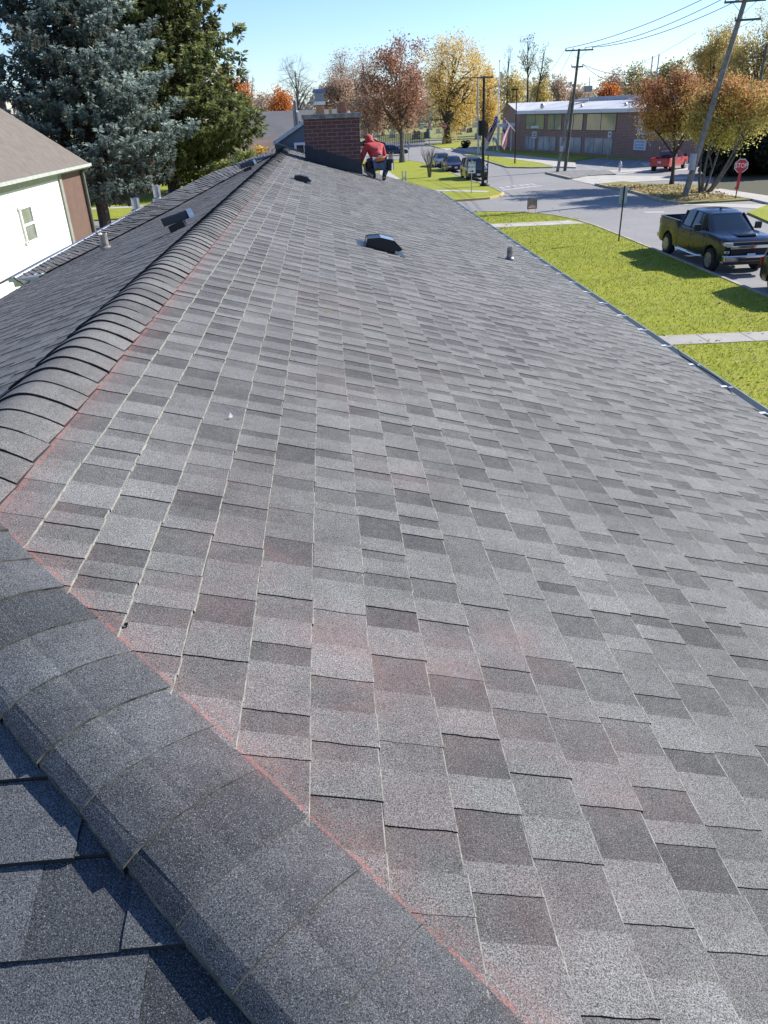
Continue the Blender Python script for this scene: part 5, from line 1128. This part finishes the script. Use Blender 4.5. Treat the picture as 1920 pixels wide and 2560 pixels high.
def loft(sts,name,mat,T,smooth=True,close=True,bev=0):
    """stations: (y, [(x,z)...right half from top centre to bottom centre])"""
    g=MB(); m=len(sts[0][1]); 
    for y,pr_ in sts:
        for x,z in pr_: g.v.append((x,y,z))
        for x,z in pr_[::-1]: g.v.append((-x,y,z))
    k=2*m
    for i in range(len(sts)-1):
        for j in range(k): g.f.append((i*k+j,i*k+(j+1)%k,(i+1)*k+(j+1)%k,(i+1)*k+j)); g.m.append(0); g.t.append(.5)
    for i in (0,len(sts)-1): g.f.append(tuple(i*k+j for j in range(k))); g.m.append(0); g.t.append(.5)
    o=g.build(name,mat,T,False)
    if smooth:
        o.data.polygons.foreach_set('use_smooth',[True]*len(o.data.polygons)); 
        es=o.modifiers.new('edges','EDGE_SPLIT'); es.split_angle=R_(28)
    return o
def lerp1(tab,y):
    for (a,va),(b,vb) in zip(tab,tab[1:]):
        if y<=b: t=(y-a)/(b-a) if b>a else 0; t=max(0,t); return va+(vb-va)*t
    return tab[-1][1]
def vehicle(name,label,cat,loc,rz,pm,L=4.7,W=1.82,H=1.45,r=.33,axles=(.88,3.55),belt=None,top=None,cabin=None,ground=.22,rear='car',kind='sedan',detail=1,bed=None,nose=.06,rimm=None,group=None):
    """local frame: +y is the rear, nose at y=0; x right when looking from the front backwards"""
    T=thing(name,label,cat,loc,rz,group); hw=W/2
    ys=sorted(set([0,.04,.12,.3]+[L*k/34 for k in range(1,34)]+[L-.3,L-.1,L-.03,L]+[a+d for a in axles for d in (-r*1.28,-r*1.27,-r*1.1,-r*.8,-r*.4,0,r*.4,r*.8,r*1.1,r*1.27,r*1.28)]))
    sts=[]
    for y in ys:
        zt=lerp1(top,y); e=min(y,L-y); wx=hw*(1-nose*max(0,1-e/.5)**2*1.6); zb=ground+.10*max(0,1-e/.35)
        for a in axles:
            d=abs(y-a)
            if d<r*1.275: zb=max(zb,r+math.sqrt(max(0,(r*1.27)**2-d*d))*.98)
        zb=min(zb,zt-.16); zm=max(zb+.02,min(zt-.12,zt*.62))
        if bed and bed[0]<y<bed[1]: sts.append((y,[(0,bed[2]),(wx*.55,bed[2]),(wx-.12,bed[2]),(wx-.11,zt),(wx-.01,zt),(wx,zt-.05),(wx,zm),(wx*.985,zb+.01),(wx*.8,zb),(0,zb)]))
        else: sts.append((y,[(0,zt+.015),(wx*.55,zt+.012),(wx*.80,zt),(wx*.90,zt-.012),(wx*.965,zt-.05),(wx*.99,zt-.12),(wx,zm),(wx*.985,zb+.01),(wx*.8,zb),(0,zb)]))
    body=loft(sts,'body',pm,T)
    # cabin: list of (y, z_base, z_top, halfwidth_base, halfwidth_top)
    g=[]; 
    for (y,z0,z1,w0,w1) in cabin: g.append((y,[(0,z1),(w1*.7,z1-.004),(w1*.93,z1-.02),(w1,z1-.05),(w0,z0),(0,z0)]))
    loft(g,'windows',GLASS,T)
    rf=[c for c in cabin if c[2]>H-.16]; y0,y1=rf[0][0]-.06,rf[-1][0]+.06; w1=rf[0][4]
    loft([(y,[(0,lerp1([(c[0],c[2]) for c in cabin],y)+.02),(w1*.75,lerp1([(c[0],c[2]) for c in cabin],y)+.012),(w1*.98,lerp1([(c[0],c[2]) for c in cabin],y)-.03),(w1*1.005,lerp1([(c[0],c[2]) for c in cabin],y)-.07),(w1*.9,lerp1([(c[0],c[2]) for c in cabin],y)-.075),(0,lerp1([(c[0],c[2]) for c in cabin],y)-.075)]) for y in np.linspace(y0,y1,7)],'roof',pm,T)
    # pillars
    def edge(i,s): c=cabin[i]; return (s*(c[3]+.004),c[0],c[1]),(s*(c[4]+.004),c[0],c[2]-.04)
    k1=[i for i,c in enumerate(cabin) if c[2]>H-.16][0]; k2=[i for i,c in enumerate(cabin) if c[2]>H-.16][-1]
    for s in (-1,1):
        a=(s*(cabin[0][3]*.99),cabin[0][0]+.02,cabin[0][1]+.01); b=(s*(cabin[k1][4]+.0),cabin[k1][0]-.02,cabin[k1][2]-.03)
        g_=MB(); g_.tube([a,b],.035,5); g_.build('pillar',pm,T,False)
        a=(s*(cabin[-1][3]*.99),cabin[-1][0]-.02,cabin[-1][1]+.01); b=(s*(cabin[k2][4]+.0),cabin[k2][0]+.02,cabin[k2][2]-.03)
        g_=MB(); g_.tube([a,b],.06,5); g_.build('pillar',pm,T,False)
        for yy in ([ (cabin[k1][0]+cabin[k2][0])/2+.05 ] if kind!='van' else [cabin[k1][0]+.9,cabin[k1][0]+1.9]):
            zt=lerp1([(c[0],c[2]) for c in cabin],yy); g_=MB(); g_.tube([(s*(cabin[k1][3]+.005),yy,cabin[k1][1]),(s*(cabin[k1][4]+.005),yy,zt-.05)],.034,4); g_.build('pillar',TRIM if detail>1 else pm,T,False)
    for a in axles:
        for s in (-1,1): wheel(T,s*(hw-.12),a,r,.24 if kind!='truck' else .29,rimm or RIM)
    zf=lerp1(top,.1); zr=lerp1(top,L-.1)
    for s in (-1,1):
        g_=MB(); g_.box((s*hw*.72,.03 if kind!='truck' else -.0,zf-.16),(hw*.38,.1,.15)); g_.build('headlight',LAMP,T,False,bevel=.02)
        g_=MB(); g_.box((s*hw*.86,L-.025,zr-.22),(hw*.2,.08,.26 if kind in('truck','van','suv') else .14)); g_.build('tail_lamp',TAIL,T,False,bevel=.02)
        yy=cabin[0][0]+.42; zz=cabin[0][1]+.09; sc=1.0 if kind!='truck' else 1.7
        g_=MB(); g_.box((s*(hw+.12*sc),yy,zz+.04*sc),(.15*sc,.1,.14*sc)); g_.tube([(s*(hw-.06),yy,zz-.02),(s*(hw+.1),yy,zz)],.025,4); g_.build('mirror',TRIM if kind=='truck' else pm,T,False,bevel=.015)
    if kind!='truck':
        g_=MB(); g_.box((0,-.005,zf-.22),(hw*.95,.05,.13)); g_.build('grille',TRIM,T,False); g_=MB(); g_.box((0,.0,ground+.2),(hw*1.5,.08,.16)); g_.build('lower_grille',TRIM,T,False,bevel=.02)
    g_=MB(); g_.box((0,-.035 if kind!='truck' else -.16,ground+.27),(.31,.012,.16)); g_.build('licence_plate',PLATE,T,False)
    g_=MB(); g_.box((0,L+.012,ground+(.55 if kind!='truck' else .42)),(.31,.012,.16)); g_.build('licence_plate',PLATE,T,False)
    return T,body
SED=dict(L=4.75,W=1.84,H=1.45,r=.34,axles=(.92,3.72),top=[(0,.66),(.08,.74),(.6,.86),(1.35,.95),(1.9,.98),(3.9,1.0),(4.3,1.03),(4.65,1.0),(4.75,.88)],
  cabin=[(1.25,.93,.95,.74,.72),(1.6,.94,1.16,.78,.66),(2.05,.95,1.42,.80,.58),(2.6,.95,1.47,.80,.57),(3.2,.95,1.44,.80,.57),(3.7,.97,1.26,.76,.6),(4.15,1.0,1.03,.70,.62)])
SUV=dict(L=4.75,W=1.92,H=1.82,r=.38,ground=.28,axles=(.92,3.65),kind='suv',top=[(0,.88),(.08,.98),(.6,1.05),(1.3,1.12),(1.5,1.14),(4.6,1.14),(4.75,1.05)],
  cabin=[(1.2,1.08,1.10,.80,.78),(1.5,1.1,1.4,.84,.74),(1.85,1.1,1.74,.86,.70),(2.4,1.1,1.82,.86,.69),(4.0,1.1,1.80,.86,.69),(4.45,1.1,1.74,.84,.68),(4.68,1.1,1.16,.82,.78)])
TRK=dict(L=6.15,W=2.05,H=2.03,r=.43,ground=.46,axles=(1.02,5.05),kind='truck',nose=.03,bed=(4.18,6.08,.95),top=[(0,1.18),(.06,1.26),(.35,1.33),(1.4,1.39),(1.7,1.38),(4.1,1.38),(4.16,1.46),(6.1,1.48),(6.15,1.42)],
  cabin=[(1.52,1.34,1.37,.88,.86),(1.85,1.35,1.62,.90,.80),(2.30,1.35,1.96,.92,.72),(2.8,1.35,2.02,.92,.71),(3.7,1.35,2.01,.92,.72),(3.98,1.35,1.93,.91,.73),(4.1,1.35,1.40,.90,.82)])
NAVY=paint('dark_blue_black_paint',(.009,.017,.034),.25,.3)
T,body=vehicle('pickup_truck','dark blue black crew cab pickup parked at the kerb facing the camera','pickup truck',(14.66+1.03,28.05,.004),0,NAVY,detail=2,**TRK)
# front end of the near truck
def tb(name,c,sz,mat,bev=.01,parent=T,top=None): g_=MB(); g_.box(c,sz,top=top); return g_.build(name,mat,parent,False,bevel=bev)
gr_=tb('grille',(0,-.03,.98),(1.50,.10,.46),TRIM,.03); 
for k in range(4):
    o=tb('grille_slat',(0,-.085,.80+.055*k),(1.40,.02,.016),BLACKM,0,gr_); o.matrix_parent_inverse=Matrix.Identity(4)
o=tb('grille_bar',(0,-.10,1.04),(1.62,.05,.115),CHROME,.012,gr_); o.matrix_parent_inverse=Matrix.Identity(4)
g_=MB(); g_.ext([(-.17,1.02),(-.06,1.02),(-.05,.99),(.07,.99),(.07,1.03),(.17,1.05),(.15,1.10),(.05,1.09),(.05,1.13),(-.07,1.12),(-.06,1.08),(-.17,1.07)],'y',-.145,-.127); g_.build('emblem',CHROME,T,False)
for s in (-1,1):
    tb('headlight',(s*.86,.0,1.14),(.34,.16,.12),LAMP,.02); tb('side_marker',(s*1.0,.12,1.14),(.05,.12,.1),AMB,.01); tb('fog_lamp',(s*.62,-.12,.62),(.2,.05,.09),LAMP,.02); tb('daytime_lamp',(s*.9,-.03,.86),(.16,.1,.1),CHROME,.02)
bp=tb('front_bumper',(0,-.06,.64),(2.06,.26,.24),CHROME,.05); o=tb('bumper_intake',(0,-.175,.60),(1.0,.04,.12),TRIM,.01,bp); o.matrix_parent_inverse=Matrix.Identity(4)
tb('lower_valance',(0,.04,.46),(1.8,.2,.14),TRIM,.02); tb('rear_bumper',(0,6.2,.66),(1.96,.2,.2),CHROME,.03)
tb('hood_scoop',(0,.82,1.39),(.80,.95,.06),NAVY,.02,top=(.85,.9)); tb('scoop_inlet',(0,.34,1.375),(.60,.02,.025),TRIM,.0)
for s in (-1,1):
    tb('bed_rail_cap',(s*.955,5.12,1.475),(.1,1.9,.03),TRIM if s>0 else M('rail_grey',(.12,.13,.14),.4,.3),.01); g_=MB(); g_.tube([(s*1.0,1.75,.47),(s*1.06,2.0,.43),(s*1.06,4.0,.43),(s*1.0,4.2,.47)],.045,8); g_.build('running_board',CHROME,T,False)
    for yy in (2.55,3.45): tb('door_handle',(s*1.03,yy+.25,1.13),(.03,.2,.035),NAVY,.008)
    for yy in (1.72,2.93,4.13): tb('door_seam',(s*1.022,yy,.92),(.006,.012,.80),TRIM,0)
    tb('mirror_chrome',(s*1.24,2.0,1.62),(.2,.05,.03),CHROME,.01)
tb('roof_antenna',(.0,2.75,2.07),(.04,.16,.06),TRIM,.01); tb('tailgate_lip',(0,6.1,1.47),(1.9,.08,.04),NAVY,.01)
tb('bed_liner',(0,5.13,.97),(1.78,1.86,.012),TRIM,0)
vehicle('parked_suv','grey car at the right edge of the picture, in front of the pickup','car',(15.0+.98,21.35,.004),0,paint('dark_grey_paint',(.035,.038,.042)),**SUV)
vehicle('parked_suv','dark suv with pale roof rack parked at the far kerb behind the tall dark pole','suv',(12.75+1.0,72.6,.004),R_(0),paint('dark_green_blue_paint',(.02,.03,.035)),**SUV)
g=MB(); 
for dx in (-.55,.55): g.box((13.75+dx,75.1,1.93),(.05,2.0,.06))
for k in range(8): g.box((13.75,74.2+.26*k,1.96),(1.3,.05,.04))
tag(g.build('roof_rack',M('rack_grey',(.35,.38,.42),.4,.5)),'pale slatted rack on the roof of the dark suv','roof rack')
vehicle('parked_sedan','purplish dark sedan parked behind the dark suv','car',(12.55+.92,83.6,.004),0,paint('aubergine_paint',(.035,.022,.038)),**SED)
vehicle('parked_sedan','silver blue car at the back of the row of three parked cars','car',(12.35+.95,90.6,.004),0,paint('silver_blue_paint',(.16,.19,.21)),**dict(SED,W=1.9))
b=G(985,389); vehicle('blue_sedan','navy blue sedan crossing the far side street beyond the roofer','car',(b[0]+2.0,b[1],.004),R_(90),paint('navy_paint',(.012,.022,.05)),**SED)
RT=dict(TRK); RT.update(L=5.3,W=1.92,H=1.72,r=.37,ground=.42,axles=(.9,4.2),bed=(3.55,5.22,.8),top=[(0,1.0),(.06,1.06),(.4,1.1),(1.3,1.14),(3.5,1.14),(3.6,1.18),(5.25,1.18),(5.3,1.1)],
  cabin=[(1.25,1.1,1.13,.80,.78),(1.55,1.12,1.35,.82,.74),(1.95,1.12,1.66,.83,.66),(2.4,1.12,1.71,.83,.65),(3.1,1.12,1.70,.83,.66),(3.35,1.12,1.6,.82,.68),(3.48,1.12,1.16,.80,.74)])
REDP=paint('red_paint',(.42,.03,.035),.3,.1); b=G(1640,431); rz=-R_(42); bx,by=b[0]+.2,b[1]
# rear end (local y=L) sits nearest the camera; the nose points away to the right
rzz=PI-R_(42); hx=np.array([-math.sin(rzz),math.cos(rzz)])
vehicle('pickup_truck','red pickup seen from behind, driving into the car park','pickup truck',(bx-hx[0]*5.3,by-hx[1]*5.3,.004),rzz,REDP,**RT)
b=G(1752,398); vehicle('parked_suv','white topped suv half hidden behind the pear tree trunks','suv',(b[0],b[1],.004),R_(25),paint('white_blue_paint',(.5,.55,.62),.3,.1),**SUV)
b=G(1716,396); vehicle('parked_sedan','dark blue car behind the leaning pole','car',(b[0],b[1],.004),R_(35),paint('deep_blue_paint',(.02,.03,.06)),**SED)
b=G(1787,388); vehicle('parked_suv','dark red suv beside the white one, in front of the evergreen','suv',(b[0],b[1],.004),R_(20),paint('dark_red_paint',(.10,.02,.025)),**SUV)
b=G(950,368); vehicle('parked_sedan','dark red brown car far behind the roofer by the park fence','car',(b[0]+1.0,b[1],.004),R_(90),paint('brown_red_paint',(.08,.03,.035)),**SED)
# ================================================================== THE ROOFER
PY=20.55
def pr3(px,py,Y=PY): return at(px,py,Y)
foot=pr3(948,449); gx=foot[0]
def zr_(x): return RZ-(x-RX)*SL+.012
SKIN=M('skin',(.45,.26,.18),.6,var=.1); HOOD=M('red_hoodie_cloth',(.50,.075,.075),.85,c2=(.38,.05,.06),ns=7,bump=.4,bs=18); JEAN=M('blue_jeans',(.06,.085,.14),.85,c2=(.10,.14,.21),ns=6,bump=.3,bs=20); ORG=M('orange_shirt',(.75,.19,.03),.8,var=.15); LEATH=M('black_tool_leather',(.018,.016,.016),.7); BOOT=M('dark_boots',(.02,.02,.025),.7); PALEJ=M('pale_glove',(.6,.55,.45),.7)
def skin(name,verts,edges,mat,parent=None,root=0,sub_=2,world=True):
    me=bpy.data.meshes.new(name); me.from_pydata([v[:3] for v in verts],edges,[]); o=bpy.data.objects.new(name,me); col.objects.link(o); me.materials.append(mat)
    sk=o.modifiers.new('skin','SKIN'); sk.use_smooth_shade=True
    for i,v in enumerate(verts):
        r=v[3]; me.skin_vertices[0].data[i].radius=(r,r) if not hasattr(r,'__len__') else r; me.skin_vertices[0].data[i].use_root=(i==root)
    s=o.modifiers.new('sub','SUBSURF'); s.levels=sub_; s.render_levels=sub_
    if parent: o.parent=parent
    return o
# joints in metres; x right, y away, z up.  crouching with the back to the camera, leaning left to the chimney corner
F1=np.array([gx-.13,PY+.02,0]); F1[2]=zr_(F1[0]); F2=np.array([gx+.12,PY-.08,0]); F2[2]=zr_(F2[0])
hipc=np.array([gx+.02,PY-.02,F1[2]+.35]); chest=hipc+np.array([-.11,.20,.29]); neck=chest+np.array([-.05,.07,.12]); head=neck+np.array([-.07,.06,.10])
hL,hR_=hipc+(-.10,.0,-.02),hipc+(.10,.0,-.02); kL=F1+(-.10,.36,.40); kR=F2+(.14,.40,.36); sL,sR=chest+(-.19,.0,.07),chest+(.20,.02,.04)
eL,eR=sL+(-.13,-.03,-.24),sR+(.06,.12,-.26); haL=eL+(-.05,.08,-.20); haR=eR+(-.05,.22,-.14)
aL,aR=F1+(0,.0,.09),F2+(0,.0,.09)
V=[(*hipc,.13),(*(hipc*.5+chest*.5),.12),(*chest,.135),(*neck,.055),(*(head+(0,0,-.02)),.085),(*(head+(-.005,.01,.07)),.075),(*sL,.06),(*eL,.042),(*haL,.03),(*sR,.06),(*eR,.042),(*haR,.03),(*hL,.085),(*kL,.06),(*aL,.04),(*hR_,.085),(*kR,.06),(*aR,.04),(*(aL+(0,.13,-.05)),.035),(*(aR+(0,.13,-.05)),.035)]
V=[tuple(map(float,v)) for v in V]
fing=[]; E_=[(0,1),(1,2),(2,3),(3,4),(4,5),(2,6),(6,7),(7,8),(2,9),(9,10),(10,11),(0,12),(12,13),(13,14),(0,15),(15,16),(16,17),(14,18),(17,19)]
for hi,hp,el in ((8,haL,eL),(11,haR,eR)):
    d=(hp-el)/np.linalg.norm(hp-el); sd=np.cross(d,[0,0,1.]); sd/=np.linalg.norm(sd)+1e-9
    pm_=len(V); V.append(tuple(map(float,(*(hp+d*.05),.026)))); E_.append((hi,pm_))
    for k,(o_,l) in enumerate(((-.03,.07),(-.01,.08),(.01,.077),(.03,.06))):
        a=len(V); V.append(tuple(map(float,(*(hp+d*.095+sd*o_),.010)))); V.append(tuple(map(float,(*(hp+d*(.095+l*.5)+sd*o_+(0,0,-.012)),.009)))); V.append(tuple(map(float,(*(hp+d*(.095+l*.85)+sd*o_+(0,0,-.035)),.008)))); E_+=[(pm_,a),(a,a+1),(a+1,a+2)]
    a=len(V); V.append(tuple(map(float,(*(hp+d*.05+sd*.045),.011)))); V.append(tuple(map(float,(*(hp+d*.09+sd*.065),.009)))); E_+=[(pm_,a),(a,a+1)]
person=skin('person',V,E_,SKIN)
tag(person,'person in red hoodie and jeans crouching at the chimney corner with a black tool belt','person')
nv=lambda p,r:(*map(float,p),r)
# hoodie
V=[nv(hipc+(0,.02,.10),.165),nv(hipc*.45+chest*.55,.165),nv(chest,.185),nv(neck,.10),nv(head+(0,-.01,-.02),.115),nv(head+(.0,.0,.07),.10),nv(head+(.005,-.02,.12),.065),nv(sL,.095),nv(eL,.07),nv(haL*.92+eL*.08,.048),nv(sR,.095),nv(eR,.07),nv(haR*.92+eR*.08,.048)]
skin('hooded_sweatshirt',V,[(0,1),(1,2),(2,3),(3,4),(4,5),(5,6),(2,7),(7,8),(8,9),(2,10),(10,11),(11,12)],HOOD,person)
# fallen hood fold over the shoulders
V=[nv(neck+(-.10,-.05,.0),.045),nv(neck+(-.02,-.12,-.03),.055),nv(neck+(.10,-.09,-.05),.055),nv(chest+(.19,-.04,.08),.05)]
skin('hood_fold',V,[(0,1),(1,2),(2,3)],HOOD,person)
V=[nv(hipc+(0,0,-.01),.165),nv(hL,.115),nv(kL,.085),nv(aL+(0,0,.03),.06),nv(hR_,.115),nv(kR,.085),nv(aR+(0,0,.03),.06)]
skin('jeans',V,[(0,1),(1,2),(2,3),(0,4),(4,5),(5,6)],JEAN,person)
V=[nv(hipc+(-.15,-.07,.07),.05),nv(hipc+(-.05,-.135,.065),.058),nv(hipc+(.06,-.135,.09),.058),nv(hipc+(.16,-.06,.12),.05)]
skin('orange_shirt_hem',V,[(0,1),(1,2),(2,3)],ORG,person)
for a in (aL,aR):
    skin('boot',[nv(a+(0,-.035,-.03),.05),nv(a+(0,.07,-.045),.045),nv(a+(0,.17,-.055),.04),nv(a+(0,-.02,.05),.05)],[(0,1),(1,2),(0,3)],BOOT,person)
def pbox(name,c,sz,mat,rz=0,top=None,bev=.012):
    g_=MB(); g_.box(tuple(c),sz,rz=rz,top=top); o=g_.build(name,mat,None,True,bevel=bev); o.parent=person; return o
g_=MB(); ring=[hipc+np.array([.185*math.cos(a),.165*math.sin(a),.02+.02*math.cos(a)]) for a in [2*PI*k/18 for k in range(19)]]; g_.tube([tuple(p) for p in ring],.02,6); o=g_.build('tool_belt',LEATH); o.parent=person
pbox('tool_pouch',hipc+(-.27,.02,-.10),(.16,.22,.26),LEATH,.2,(.8,.9)); pbox('tool_pouch',hipc+(-.20,-.04,-.20),(.16,.14,.16),LEATH,.1); pbox('tool_pouch',hipc+(.27,.0,-.06),(.15,.22,.26),LEATH,-.2,(1.15,1.1))
for k,(dx,dy,h) in enumerate(((.24,.03,.26),(.29,-.03,.22),(.33,.05,.24),(.27,.08,.2))):
    g_=MB(); p=hipc+np.array([dx,dy,.02]); g_.tube([tuple(p),tuple(p+(.02,0,h*.8))],.012,5); o=g_.build('hand_tool',M('tool_handle_%d'%k,[(.3,.1,.06),(.05,.05,.05),(.4,.35,.25),(.1,.1,.1)][k],.6)); o.parent=person
g_=MB(); g_.tube([tuple(hipc+(.31,-.12,-.02)),tuple(hipc+(.30,-.13,-.20))],.022,6); o=g_.build('hammer_handle',WHT); o.parent=person
g_=MB(); g_.tube([tuple(chest+(.06,-.19,.04)),tuple(chest+(.10,-.2,-.10)),tuple(hipc+(.13,-.17,.16))],.014,5); o=g_.build('harness_strap',LEATH); o.parent=person
g_=MB(); g_.box(tuple(hipc+(.03,-.172,.145)),(.09,.02,.06)); o=g_.build('back_tag',PALEJ); o.parent=person
# bucket-like roll of flashing and coil by the chimney corner
q=pr3(905,432,PY+.1); g=MB(); g.tube([(xr+.10,PY+.10,zr_(xr+.1)+.24),(xr+.12,PY-.05,zr_(xr+.12)+.1),(xr+.28,PY-.18,zr_(xr+.28)+.03)],[.04,.035,.045],7); tag(g.build('metal_flashing',M('bent_pale_metal',(.55,.52,.46),.4,.5)),'crumpled pale flashing strip lying at the chimney corner by the roofer','flashing')
